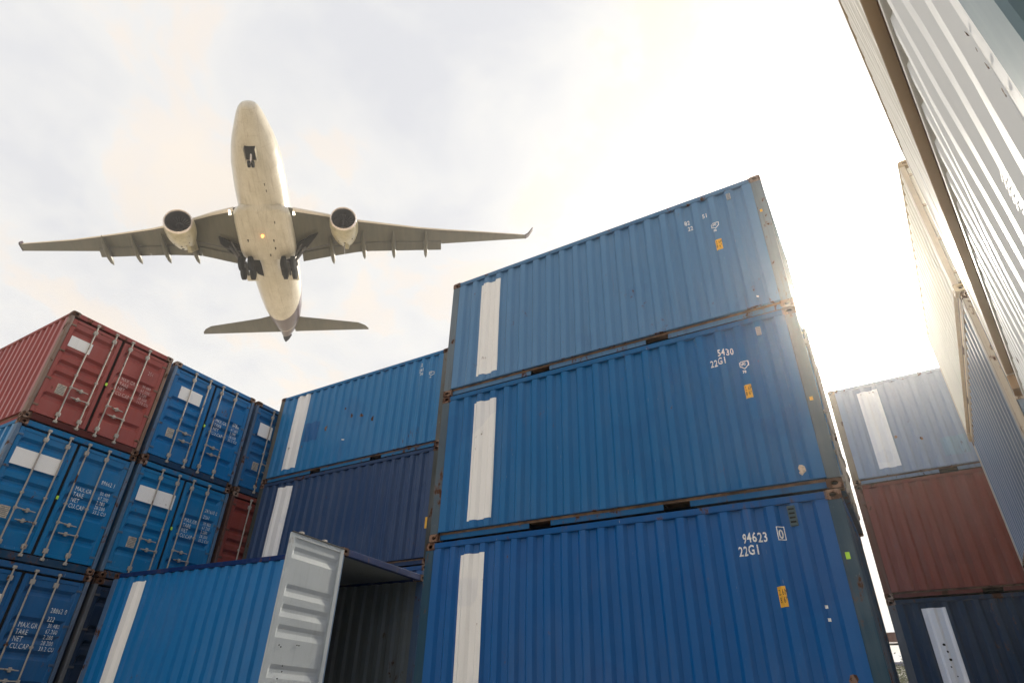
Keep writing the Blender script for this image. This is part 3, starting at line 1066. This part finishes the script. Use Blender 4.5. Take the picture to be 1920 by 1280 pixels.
def wing_material():
    g = NG('wing_paint')
    v = g.vec((0.3, 2.0, 1.0), seed=False)
    n = g.noise(v, 1.0, 5, 0.6)
    tcc = g.n('ShaderNodeTexCoord')
    b = g.n('ShaderNodeTexBrick')
    g.l(tcc.outputs['Object'], b.inputs['Vector'])
    b.inputs['Scale'].default_value = 1.0
    b.inputs['Brick Width'].default_value = 2.2
    b.inputs['Row Height'].default_value = 1.6
    b.inputs['Mortar Size'].default_value = 0.02
    col = g.mix(g.step(n, 0.3, 0.7), (0.048, 0.050, 0.030), (0.078, 0.072, 0.045))
    g.l(g.mix(g.math('MULTIPLY', b.outputs['Fac'], 0.3), col, (0.10, 0.09, 0.07)), g.b.inputs['Base Color'])
    g.b.inputs['Roughness'].default_value = 0.42
    return g.m


M_WING = wing_material()
M_SLAT = plain('leading_edge_metal', (0.72, 0.66, 0.58), 0.35, metal=0.2, var=0.05)
M_NAC = plain('nacelle_paint', (0.38, 0.345, 0.22), 0.30, var=0.10, scale=1.5)
M_LIP = plain('inlet_lip_metal', (0.80, 0.72, 0.68), 0.25, metal=0.6, var=0.05)
M_FAN = plain('fan_dark', (0.006, 0.006, 0.012), 0.6, spec=0.1)
M_BLADE = plain('fan_blade', (0.035, 0.035, 0.05), 0.35, metal=0.5)
M_PURP = plain('livery_purple', (0.030, 0.012, 0.025), 0.75, spec=0.1)
M_TYRE = plain('tyre_rubber', (0.006, 0.008, 0.011), 0.9, spec=0.05)
M_GEAR = plain('gear_metal', (0.07, 0.07, 0.075), 0.4, metal=0.3)
M_BAY = plain('wheel_bay_black', (0.004, 0.005, 0.007), 0.9, spec=0.03)  # near black; its bay patches stand for the shade inside open wheel bays
M_GLASS = plain('cockpit_glass', (0.10, 0.08, 0.06), 0.15)
M_LAMP = plain('landing_lamp', (0.9, 0.9, 0.9), 0.3, emit=((1.0, 0.9, 0.72), 3.0))
M_BEAC = plain('beacon_lamp', (0.9, 0.3, 0.05), 0.3, emit=((1.0, 0.28, 0.05), 6.0))

PR = Matrix(((-0.585462, -0.775171, -0.237369, 0), (0.786232, -0.6143, 0.066891, 0), (-0.197668, -0.147465, 0.969114, 0), (0, 0, 0, 1)))
ENG_TILT, BOT_A = 30.0, -1.57
PT = Matrix.Translation((-53.40705, 30.85495, 49.36634 + Z0))
plane = empty('passenger_airplane')
plane.matrix_world = PT @ PR @ Matrix.Translation((-15, 0, 0))
tag(plane, 'white twin-engine airliner flying low overhead with its landing gear out', 'airplane')


def Q(x, y, z): return (x, -y, z)       # y here = towards the right of the picture


def lerp_tab(tab, x):
    if x <= tab[0][0]: return tab[0][1:]
    for a, b in zip(tab, tab[1:]):
        if x <= b[0]:
            t = (x - a[0]) / (b[0] - a[0])
            return tuple(p + (q - p) * t for p, q in zip(a[1:], b[1:]))
    return tab[-1][1:]


CEN = [(0, 0.45), (0.8, 0.40), (4, 0.24), (10.9, -0.06), (17.5, -0.20), (25, -0.45), (31, -0.68), (33, -0.85), (34.6, -1.31)]


def loft(tab, n=40, x0=None, x1=None, steps=60, expo=2.0, bottom_only=False):
    """tab: x, half width, half height, z centre"""
    xs = [t[0] for t in tab]
    a, b = xs[0], xs[-1]
    st = sorted(set([a + (b - a) * i / steps for i in range(steps + 1)] + xs))
    v, f = [], []
    for x in st:
        rw, rh, zc = lerp_tab(tab, x)
        yc = lerp_tab(CEN, x)[0]
        for k in range(n):
            t = 2 * math.pi * k / n
            cs, sn = math.cos(t), math.sin(t)
            e = 2.0 / expo
            yy = math.copysign(abs(cs) ** e, cs) * rw
            zz = math.copysign(abs(sn) ** e, sn) * rh
            v.append(Q(x, yc + yy, zc + zz))
    for i in range(len(st) - 1):
        for k in range(n):
            k2 = (k + 1) % n
            f.append((i * n + k, i * n + k2, (i + 1) * n + k2, (i + 1) * n + k))
    f.append(tuple(range(n)))
    f.append(tuple((len(st) - 1) * n + k for k in reversed(range(n))))
    mb = MB()
    mb.add(v, f)
    return mb


FUS = [(-0.42, 0.05, 0.05, -0.25), (-0.36, 0.42, 0.44, -0.24), (-0.15, 0.76, 0.84, -0.18), (0.2, 1.02, 1.14, -0.08), (0.75, 1.26, 1.44, 0.02), (1.5, 1.52, 1.72, 0.06), (2.4, 1.80, 1.98, 0.08),
       (3.2, 2.06, 2.24, 0.10), (4.4, 2.34, 2.52, 0.06), (6.0, 2.60, 2.72, 0.02), (9.0, 2.76, 2.82, 0), (20.5, 2.80, 2.82, 0), (23.0, 2.74, 2.74, 0.05),
       (25.5, 2.60, 2.50, 0.20), (28.0, 2.36, 2.18, 0.42), (30.0, 1.98, 1.80, 0.60), (31.5, 1.55, 1.42, 0.68), (32.8, 1.05, 1.0, 0.70), (33.8, 0.60, 0.62, 0.60), (34.45, 0.26, 0.30, 0.45)]
fus = put('fuselage', loft(FUS, 48, steps=90).mesh('fuselage', [M_FUS], 60), plane)
# cockpit windows along the brow
for k, a in enumerate((-0.75, -0.45, -0.15, 0.15, 0.45, 0.75)):
    v = []
    for (x, da) in ((-0.12, -0.11), (-0.12, 0.11), (0.30, 0.11), (0.30, -0.11)):
        rw, rh, zc = lerp_tab(FUS, x)
        yc = lerp_tab(CEN, x)[0]
        t = a + da
        v.append(Q(x, yc + math.sin(t) * (rw + 0.03), zc + math.cos(t) * (rh + 0.03)))
    put('cockpit_window', MB().add(v, [(0, 1, 2, 3)]).mesh('cockpit_window', [M_GLASS]), fus)


def belly_pt(x, y):
    rw, rh, zc = lerp_tab(FUS, x)
    yc = lerp_tab(CEN, x)[0]
    d = min(0.98, abs(y - yc) / rw)
    return zc - rh * math.sqrt(1 - d * d)


def belly_patch(xa, xb, ya, yb, off, n=4):
    v, f = [], []
    for i in range(n + 1):
        for j in range(n + 1):
            x = xa + (xb - xa) * i / n
            y = ya + (yb - ya) * j / n
            v.append(Q(x, y, belly_pt(x, y) - off))
    for i in range(n):
        for j in range(n):
            a = i * (n + 1) + j
            f.append((a, a + 1, a + n + 2, a + n + 1))
    return MB().add(v, f)


put('nose_gear_bay', belly_patch(3.35, 4.75, -0.30, 0.80, 0.015).mesh('nose_gear_bay', [M_BAY]), fus)
door_m = MB()
for yy in (-0.34, 0.84):
    zt = belly_pt(4.0, yy)
    door_m.box(3.35, 4.8, -(yy + 0.03), -(yy - 0.03), zt - 0.55, zt + 0.1)
put('nose_gear_door', door_m.mesh('nose_gear_door', [M_FUS]), plane)
ng = put('nose_gear', MB().tube([Q(4.15, 0.25, -2.3), Q(4.75, 0.25, -3.2)], 0.11, 8).tube([Q(4.6, 0.25, -2.5), Q(4.45, 0.25, -2.9)], 0.07, 8).mesh('nose_gear', [M_LIP], 40), plane)
for s_ in (-1, 1):
    w_ = MB().tube([Q(4.80, 0.25 + s_ * 0.08, -3.22), Q(4.80, 0.25 + s_ * 0.30, -3.22)], 0.36, 18)
    put('wheel', w_.mesh('wheel', [M_TYRE], 40), ng)

BEL = [(10.0, 0.6, 0.4, -2.40), (10.6, 2.30, 0.80, -2.32), (11.3, 2.92, 1.20, -2.02), (12.6, 3.08, 1.50, -1.88), (15.6, 3.14, 1.55, -1.86), (16.7, 3.12, 1.45, -1.90), (17.35, 2.95, 1.15, -2.1), (17.55, 2.80, 0.9, -2.2)]
put('belly_fairing', loft(BEL, 40, steps=40, expo=2.7).mesh('belly_fairing', [M_FUS], 50), plane)
KEEL = [(17.2, 1.28, 1.0, -2.32), (18.6, 1.12, 0.95, -2.25), (19.8, 1.18, 0.8, -2.1), (21.5, 1.35, 0.6, -2.1), (24.0, 1.0, 0.3, -2.1)]
put('keel_fairing', loft(KEEL, 24, steps=20, expo=2.4).mesh('keel_fairing', [M_FUS], 50), plane)
for s_ in (-1, 1):
    put('wheel_bay', belly_patch(17.2, 20.4, -0.25 + s_ * 1.05, -0.25 + s_ * 2.74, 0.03, 6).mesh('wheel_bay', [M_BAY]), plane)


def airfoil(le, te, z, th, n=9):
    """closed section: list of points from the trailing edge over the top and back below"""
    c = te[0] - le[0]
    pts = []
    for k in range(n + 1):
        t = 1 - k / n
        t = t * t * (3 - 2 * t) if False else t
        y = 5 * th * (0.2969 * math.sqrt(max(t, 0)) - 0.126 * t - 0.3516 * t * t + 0.2843 * t ** 3 - 0.1015 * t ** 4) * c
        pts.append((le[0] + t * c, le[1] + t * (te[1] - le[1]), z + y * 1.05))
    for k in range(1, n):
        t = k / n
        y = 5 * th * (0.2969 * math.sqrt(t) - 0.126 * t - 0.3516 * t * t + 0.2843 * t ** 3 - 0.1015 * t ** 4) * c
        pts.append((le[0] + t * c, le[1] + t * (te[1] - le[1]), z - y * 0.85))
    return pts


def lofted(secs, mat, name, sm=50):
    n = len(secs[0])
    v = [Q(*p) for s_ in secs for p in s_]
    f = []
    for i in range(len(secs) - 1):
        for k in range(n):
            k2 = (k + 1) % n
            f.append((i * n + k, i * n + k2, (i + 1) * n + k2, (i + 1) * n + k))
    f.append(tuple(range(n)))
    f.append(tuple((len(secs) - 1) * n + k for k in reversed(range(n))))
    return MB().add(v, f).mesh(name, mat if isinstance(mat, list) else [mat], sm)


WL = {  # |y|: LE x, TE x, z   (left in the picture is y<0)
    -1: dict(le=[(1.5, 10.75), (2.8, 11.3), (5.6, 12.44), (11.7, 15.37), (22.6, 18.83), (30.5, 20.78)],
             te=[(1.5, 19.5), (4.8, 19.36), (8.1, 18.85), (10.6, 19.1), (13.6, 19.6), (20.8, 21.05), (20.85, 20.4), (30.7, 21.9)], tip=30.5, flap_end=20.8),
    1: dict(le=[(1.5, 10.8), (2.6, 11.25), (6.0, 12.54), (10.3, 14.22), (18.5, 16.69), (25.7, 18.33), (32.3, 19.92)],
            te=[(1.5, 19.2), (2.6, 19.08), (6.7, 18.82), (10.5, 18.7), (20.45, 20.21), (20.5, 19.49), (32.4, 20.6)], tip=32.3, flap_end=20.45)}


def tab1(t, x):
    return lerp_tab([(a, b) for a, b in t], x)[0]


wz = lambda y: -1.37 + (abs(y) - 2.8) * 0.21
for sg in (-1, 1):
    W = WL[sg]
    secs, nose_secs = [], []
    ys = [1.5, 2.8, 4.5, 6, 8, 10, 12, 14, 16, 18, W['flap_end'] - 0.05, W['flap_end'] + 0.1, 23, 26, 29, W['tip']]
    for y in ys:
        le, te = tab1(W['le'], y), tab1(W['te'], y)
        if y < W['flap_end']: te -= 1.05
        th = 0.13 - 0.05 * y / 30
        c = te - le
        secs.append(airfoil((le, sg * y), (te, sg * y), wz(y), th))
    wing = put('wing', lofted(secs, M_WING, 'wing'), plane)
    # bright leading edge
    for (ya, yb) in ((3.2, 8.4), (10.2, W['tip'] - 0.4)):
        s2 = []
        for i in range(7):
            y = ya + (yb - ya) * i / 6
            le, te = tab1(W['le'], y), tab1(W['te'], y)
            c = te - le - (1.05 if y < W['flap_end'] else 0)
            th = (0.13 - 0.05 * y / 30)
            s2.append([(le + c * 0.06, sg * y, wz(y) + th * c * 0.42), (le - 0.02, sg * y, wz(y) + th * c * 0.20), (le - 0.05, sg * y, wz(y) - 0.01), (le + c * 0.012, sg * y, wz(y) - th * c * 0.19),
                       (le + c * 0.05, sg * y, wz(y) - th * c * 0.25)])
        put('slat', lofted(s2, M_SLAT, 'slat', 60), wing)
    for (ya, yb) in ((3.4, 8.28), (8.31, 14.53), (14.56, W['flap_end'])):
        s2 = []
        for i in range(5):
            y = ya + (yb - ya) * i / 4
            te = tab1(W['te'], y)
            z = wz(y) - 0.16
            s2.append([(te - 1.22, sg * y, z + 0.14), (te - 0.5, sg * y, z + 0.10), (te, sg * y, z - 0.20), (te - 0.6, sg * y, z - 0.06), (te - 1.15, sg * y, z - 0.02)])
        put('flap', lofted(s2, M_WING, 'flap', 30), wing)
    fy = (8.9, 12.4, 16.0, 19.65) if sg < 0 else (6.9, 10.65, 14.3, 18.4)
    for y in fy:
        te = tab1(W['te'], y)
        z = wz(y)
        v = MB()
        st = [(-3.2, 0.02, -0.25), (-2.6, 0.16, -0.42), (-1.6, 0.26, -0.58), (-0.2, 0.27, -0.60), (0.6, 0.20, -0.55), (1.15, 0.04, -0.48)]
        n = 12
        vv, ff = [], []
        for (dx, r, dz) in st:
            for k in range(n):
                t = 2 * math.pi * k / n
                vv.append(Q(te + dx, sg * y + math.cos(t) * r, z + dz + math.sin(t) * r * 1.5))
        for i in range(len(st) - 1):
            for k in range(n):
                ff.append((i * n + k, i * n + (k + 1) % n, (i + 1) * n + (k + 1) % n, (i + 1) * n + k))
        v.add(vv, ff)
        put('flap_track_fairing', v.mesh('flap_track_fairing', [M_WING], 50), wing)
    # winglet
    y0 = W['tip']
    le, te = tab1(W['le'], y0), tab1(W['te'], y0)
    z = wz(y0)
    hgt = 1.3 if sg > 0 else 1.0
    dxw = 0.55
    def _q(c0, c1, yo, zo, th):
        return [(c0, sg * (y0 + yo), z + zo), (c1, sg * (y0 + yo), z + zo), (c1, sg * (y0 + yo + th), z + zo - th), (c0, sg * (y0 + yo + th), z + zo - th)]
    s2 = [_q(le, te, -0.05, 0.04, 0.12), _q(le + 0.10, te + 0.05, 0.5 if sg > 0 else 0.15, 0.6, 0.14), _q(te - 0.55, te + 0.10, 1.35 if sg > 0 else 0.35, 1.9 if sg > 0 else 1.3, 0.08)]
    put('winglet', lofted(s2, M_PURP, 'winglet', 30), wing)
    # black patch painting the shade of the gear opening in the wing root and the long strut fairing
    pts = [(16.0, 3.2), (15.2, 4.6), (14.9, 5.6), (15.5, 5.2), (16.9, 4.0), (18.2, 3.0), (17.6, 2.7)] if sg > 0 else [(15.4, 5.6), (15.9, 4.4), (16.5, 3.2), (17.6, 2.8), (18.6, 3.2), (17.6, 4.6), (16.4, 5.6)]
    bay = MB()
    bay.add([Q(x, sg * y, wz(y) - 0.80 + 0.06 * (y - 3)) for x, y in pts] + [Q(x, sg * y, wz(y) - 0.50) for x, y in pts],
            [tuple(range(7))] + [(k, (k + 1) % 7, 7 + (k + 1) % 7, 7 + k) for k in range(7)])
    put('wheel_bay', bay.mesh('wheel_bay', [M_BAY]), wing)
    put('spoiler_link', MB().tube([Q(17.0, sg * 3.2, wz(3) - 0.95), Q(16.9, sg * 5.5, wz(5.5) - 0.62), Q(16.6, sg * 8.2, wz(8.2) - 0.50)], 0.07, 6).mesh('spoiler_link', [M_GEAR]), wing)
    # landing lamp at the root
    lx = 12.0
    put('landing_light', MB().tube([Q(lx - 0.25, sg * 3.45 - 0.2, -1.30), Q(lx + 0.25, sg * 3.45 - 0.2, -1.55)], [0.11, 0.15], 12).mesh('landing_light', [M_LAMP]), wing)
    # main gear: strut, bogie, four wheels, door
    gy = -0.25 + sg * 2.35
    gz = -3.95
    mg = put('main_gear', MB().tube([Q(16.6, -0.25 + sg * 4.3, -1.6), Q(17.9, gy + sg * 0.25, gz)], 0.17, 10)
             .tube([Q(15.9, -0.25 + sg * 4.0, -1.7), Q(17.5, gy + sg * 0.4, gz + 0.5)], 0.09, 8)
             .tube([Q(17.1, gy, gz), Q(19.0, gy, gz - 0.15)], 0.13, 8).mesh('main_gear', [M_GEAR], 40), plane)
    for ax in (17.35, 18.75):
        for s2_ in (-1, 1):
            w_ = MB().tube([Q(ax, gy + s2_ * 0.26, gz), Q(ax, gy + s2_ * 0.34, gz), Q(ax, gy + s2_ * 0.70, gz), Q(ax, gy + s2_ * 0.78, gz)], [0.55, 0.84, 0.84, 0.60], 20)
            put('wheel', w_.mesh('wheel', [M_TYRE], 40), mg)
    dm = MB()
    dm.bbox(19.2, 20.6, -(gy + 0.75), -(gy - 0.55), -3.3, -3.18, 0.02)
    put('gear_door', dm.mesh('gear_door', [M_FUS]), plane)
    # engine
    ey, ez = sg * 8.80 + (0.05 if sg > 0 else 0.08), -3.05
    x0 = 11.9 + (-0.25 if sg > 0 else 0.15)
    vloc = (plane.matrix_world.inverted() @ Vector((0, 0, Z0))) - Vector(Q(x0, ey, ez))
    vloc = -vloc.normalized()
    xh = Vector((1, 0, 0))
    perp = (xh - vloc * xh.dot(vloc)).normalized()
    th_ = math.radians(ENG_TILT)
    ax_ = (vloc * math.cos(th_) + perp * math.sin(th_)).normalized()
    ub = Vector((0, 1, 0)); ub = (ub - ax_ * ub.dot(ax_)).normalized(); wb = ax_.cross(ub)
    O_ = Vector(Q(x0, ey, ez))

    def EP(dx, a, r):
        return O_ + ax_ * dx + (ub * math.cos(a) + wb * math.sin(a)) * r
    prof = [(0.0, 1.29), (-0.12, 1.36), (-0.05, 1.44), (0.3, 1.53), (1.4, 1.60), (2.6, 1.54), (3.9, 1.30), (4.8, 1.04), (5.3, 0.82)]
    n = 36

    def ering(tab_, last=False):
        vv, ff = [], []
        for (dx, r) in tab_:
            for k in range(n):
                vv.append(EP(dx, 2 * math.pi * k / n, r))
        for i in range(len(tab_) - 1):
            for k in range(n):
                ff.append((i * n + k, i * n + (k + 1) % n, (i + 1) * n + (k + 1) % n, (i + 1) * n + k))
        if last: ff.append(tuple((len(tab_) - 1) * n + k for k in range(n)))
        return MB().add(vv, ff)
    eng = put('engine', ering(prof).mesh('engine', [M_NAC], 60), plane)
    put('inlet_duct', ering([(-0.12, 1.355), (0.0, 1.27), (0.5, 1.20), (1.3, 1.20)], True).mesh('inlet_duct', [M_FAN], 60), eng)
    put('inlet_lip', ering([(0.10, 1.50), (-0.05, 1.465), (-0.17, 1.375), (-0.12, 1.32), (0.02, 1.265)]).mesh('inlet_lip', [M_LIP], 60), eng)
    fan = MB()
    for k in range(22):
        t = 2 * math.pi * k / 22
        fan.add([EP(1.2, t - 0.10, 0.3), EP(1.0, t + 0.10, 0.3), EP(1.02, t + 0.11, 1.18), EP(1.18, t - 0.07, 1.18)], [(0, 1, 2, 3)])
    put('fan_blades', fan.mesh('fan_blades', [M_BLADE]), eng)
    put('spinner', MB().tube([O_ + ax_ * 0.55, O_ + ax_ * 0.75, O_ + ax_ * 1.1], [0.02, 0.22, 0.42], 16).mesh('spinner', [M_BLADE], 60), eng)
    put('exhaust_cone', MB().tube([O_ + ax_ * 4.9, O_ + ax_ * 5.5, O_ + ax_ * 6.0], [0.75, 0.6, 0.12], 20).mesh('exhaust_cone', [M_NAC], 60), eng)
    py = MB()
    zt = wz(8.8) - 0.3
    py.add([Q(x0 + 0.9, ey - 0.2, ez + 1.7), Q(x0 + 0.9, ey + 0.2, ez + 1.7), Q(x0 + 4.6, ey + 0.2, ez + 0.3), Q(x0 + 4.6, ey - 0.2, ez + 0.3),
            Q(x0 + 2.4, ey - 0.2, zt + 0.4), Q(x0 + 2.4, ey + 0.2, zt + 0.4), Q(x0 + 6.0, ey + 0.15, zt), Q(x0 + 6.0, ey - 0.15, zt)],
           [(0, 1, 2, 3), (4, 7, 6, 5), (0, 4, 5, 1), (1, 5, 6, 2), (2, 6, 7, 3), (3, 7, 4, 0)])
    put('engine_pylon', py.mesh('engine_pylon', [M_NAC]), eng)
    dv = MB()
    for (dx, a, r) in ((3.2, BOT_A, 0.10), (3.0, BOT_A + 0.5, 0.07), (4.2, BOT_A, 0.14), (2.4, BOT_A - 0.6, 0.06)):
        rr = tab1([(p, q) for p, q in prof if p >= 0], dx) + 0.01
        c0 = EP(dx, a, rr)
        nn = (EP(0, a, 1) - EP(0, a, 0))
        dv.tube([c0 - nn * 0.03, c0 + nn * 0.03], r, 8)
    tag(put('drain_ports', dv.mesh('drain_ports', [M_BAY]), eng), kind='stuff')
    # tailplane
    if sg < 0:
        st = [(0.6, 29.6, 33.4), (4.1, 30.69, 33.38), (10.6, 31.9, 33.40), (11.4, 32.4, 33.40), (11.84, 33.0, 33.42)]
    else:
        st = [(0.2, 30.1, 33.38), (1.0, 30.46, 33.36), (8.9, 31.93, 33.39), (9.8, 32.5, 33.40), (10.23, 33.1, 33.42)]
    secs = [airfoil((a, sg * y), (b, sg * y), 0.55 + 0.0 * y, 0.09) for y, a, b in st]
    put('tailplane', lofted(secs, M_WING, 'tailplane'), plane)

# vertical fin
fs = []
for (z, a, b) in ((2.0, 25.6, 33.0), (3.0, 27.4, 33.3), (6.0, 30.2, 34.0), (9.0, 32.4, 34.8)):
    p = airfoil((a, 0), (b, 0), 0, 0.10)
    yc = -0.75
    fs.append([(q[0], yc + q[2], z) for q in p])
put('tail_fin', lofted(fs, M_PURP, 'tail_fin'), plane)
put('tail_cone', MB().tube([Q(33.9, -1.0, 0.55), Q(34.5, -1.20, 0.35), Q(35.0, -1.34, 0.18)], [0.62, 0.42, 0.10], 16).mesh('tail_cone', [M_BAY], 60), plane)
put('beacon_light', MB().tube([Q(13.8, -0.2, -3.38), Q(13.8, -0.2, -3.62)], [0.16, 0.10], 12).mesh('beacon_light', [M_BEAC]), plane)
ports = MB()
for (x, y, r) in ((14.5, -1.9, 0.14), (14.5, 0.9, 0.14), (15.6, 0.9, 0.16), (12.0, 1.4, 0.10), (7.6, 1.0, 0.10), (8.4, 1.05, 0.10), (16.6, 0.2, 0.16)):
    z = belly_pt(x, y) if x < 10 else -3.40 + 0.02 * abs(y)
    ports.tube([Q(x - 0.15, y, z - 0.005), Q(x + 0.15, y, z - 0.02)], [r * 0.5, r * 0.3], 8)
tag(put('belly_ports', ports.mesh('belly_ports', [M_BAY]), plane), kind='stuff')

# ------------------------------------------------------------------ ground
g = NG('concrete_yard')
tcg = g.n('ShaderNodeTexCoord')
n1 = g.noise(tcg.outputs['Object'], 0.12, 6, 0.6)
n2 = g.noise(tcg.outputs['Object'], 3.0, 6, 0.65)
cc = g.mix(g.step(n1, 0.35, 0.68), (0.40, 0.345, 0.265), (0.50, 0.44, 0.35))
cc = g.mix(g.math('MULTIPLY', g.step(n2, 0.5, 0.75), 0.35), cc, (0.22, 0.19, 0.15))
g.l(cc, g.b.inputs['Base Color'])
g.b.inputs['Roughness'].default_value = 0.85
g.bump(n2, 0.4, 0.01)
gr = MB()
gr.add([(-1200, -1200, 0), (1200, -1200, 0), (1200, 1200, 0), (-1200, 1200, 0)], [(0, 1, 2, 3)])
tag(put('ground', gr.mesh('ground', [g.m])), 'pale concrete container yard', None, None, 'structure')

# ------------------------------------------------------------------ far things in the gap at the bottom right
M_STEEL = paint('brown_steel', 0.5, 0.2, base=(0.07, 0.022, 0.018))
M_SHEET = plain('white_sheet_wall', (0.62, 0.63, 0.62), 0.6, var=0.10, scale=0.4)
M_BLUEB = plain('blue_eave', (0.04, 0.05, 0.16), 0.5)
gan = empty('steel_gantry', (0, 40, 0))
tag(gan, 'dark brown steel gantry beam in the gap beside the right rear stack', 'gantry')
b = MB(); b.bbox(-9, 12, -0.25, 0.25, Z0 + 4.20, Z0 + 4.62, 0.02)
put('beam', b.mesh('beam', [M_STEEL]), gan)
b = MB(); b.tube([(-9, -0.1, Z0 + 4.08), (12, -0.1, Z0 + 4.08)], 0.05, 8)
put('cable_pipe', b.mesh('cable_pipe', [M_DARK]), gan)
for x in (-8.6, 11.6):
    b = MB(); b.bbox(x - 0.2, x + 0.2, -0.2, 0.2, 0, Z0 + 4.2, 0.02)
    put('post', b.mesh('post', [M_STEEL]), gan)
wh = empty('warehouse', (-2, 74, 0))
tag(wh, 'low white warehouse with a blue eave seen through the gap at bottom right', 'building')
wall = MB()
xs = [-22 + 0.5 * i for i in range(89)]
wall.add([p for i, x in enumerate(xs) for p in ((x, (i % 2) * 0.08, 0), (x, (i % 2) * 0.08, Z0 + 5.7))], [(2 * i, 2 * i + 2, 2 * i + 3, 2 * i + 1) for i in range(88)])
put('wall', wall.mesh('wall', [M_SHEET]), wh)
put('wall', MB().box(-22, -21.9, 0.1, 16, 0, Z0 + 5.6).box(21.9, 22, 0.1, 16, 0, Z0 + 5.6).box(-22, 22, 15.9, 16, 0, Z0 + 5.6).mesh('wall', [M_SHEET]), wh)
put('roof', MB().add([(-22.3, -0.5, Z0 + 6.02), (22.3, -0.5, Z0 + 6.02), (22.3, 16.5, Z0 + 6.02), (-22.3, 16.5, Z0 + 6.02), (-22.3, 8, Z0 + 6.6), (22.3, 8, Z0 + 6.6)], [(0, 1, 5, 4), (4, 5, 2, 3), (0, 4, 3), (1, 2, 5)]).mesh('roof', [M_BLUEB]), wh)
put('eave', MB().bbox(-22.3, 22.3, -0.45, -0.15, Z0 + 5.72, Z0 + 6.00, 0.02).mesh('eave', [M_BLUEB]), wh)
put('base_band', MB().box(-22, 22, -0.15, -0.05, 0, Z0 + 4.7).mesh('base_band', [plain('grey_base_band', (0.35, 0.35, 0.34), 0.7, var=0.3, scale=0.8)]), wh)

M_LEAF = plain('leaf_green', (0.055, 0.085, 0.020), 0.6, var=0.4, scale=0.8)
M_BARK = plain('bark', (0.06, 0.045, 0.03), 0.9, var=0.3)


def tree(x, y, h, r, seed, label):
    rnd = random.Random(seed)
    t = empty('tree', (x, y, 0))
    tag(t, label, 'tree')
    tk = MB()
    tk.tube([(0, 0, 0), (0.1, 0, h * 0.35), (0.0, 0.2, h * 0.62)], [0.22, 0.16, 0.10], 10)
    tips = []
    for k in range(14):
        a = rnd.uniform(0, 6.28)
        z0 = h * rnd.uniform(0.35, 0.6)
        e = Vector((math.cos(a) * r * rnd.uniform(.4, .95), math.sin(a) * r * rnd.uniform(.4, .95), h * rnd.uniform(0.62, 0.97)))
        mid = Vector((e.x * 0.45, e.y * 0.45, (z0 + e.z) / 2 + 0.2))
        tk.tube([(0.05, 0, z0), mid, e], [0.07, 0.045, 0.015], 5)
        tips += [e, mid + Vector((rnd.uniform(-.5, .5), rnd.uniform(-.5, .5), 0.4)), (mid + e) / 2]
    put('trunk', tk.mesh('trunk', [M_BARK], 40), t)
    cr = MB()
    for c_ in tips:
        n = 90
        for k in range(n):
            p = c_ + Vector((rnd.gauss(0, 0.42), rnd.gauss(0, 0.42), rnd.gauss(0, 0.32)))
            s_ = rnd.uniform(0.05, 0.12)
            u = Vector((rnd.uniform(-1, 1), rnd.uniform(-1, 1), rnd.uniform(-1, 1))).normalized()
            w = u.cross(Vector((rnd.uniform(-1, 1), rnd.uniform(-1, 1), rnd.uniform(-1, 1)))).normalized()
            cr.add([p - u * s_, p + w * s_ * 0.5, p + u * s_, p - w * s_ * 0.5], [(0, 1, 2, 3)])
    me = bpy.data.meshes.new('crown')
    me.from_pydata(cr.v, [], cr.f)
    me.materials.append(M_LEAF)
    put('crown', me, t)


tree(-1.9, 62, Z0 + 6.2, 3.0, 3, 'thin leafy tree in front of the white warehouse, seen through the gap')

# ------------------------------------------------------------------ haze
HAZE = 0.0013
if HAZE > 0:
    hm = bpy.data.materials.new('haze_air')
    hm.use_nodes = True
    nt = hm.node_tree
    nt.nodes.clear()
    o_ = nt.nodes.new('ShaderNodeOutputMaterial')
    vol = nt.nodes.new('ShaderNodeVolumePrincipled')
    vol.inputs['Color'].default_value = (1.0, 0.97, 0.92, 1)
    vol.inputs['Density'].default_value = HAZE
    vol.inputs['Anisotropy'].default_value = 0.92
    nt.links.new(vol.outputs[0], o_.inputs['Volume'])
    hz = MB().box(-150, 150, -150, 150, -1, 75).mesh('haze', [hm])
    tag(put('haze', hz), 'thin bright haze filling the air over the yard', None, None, 'stuff')
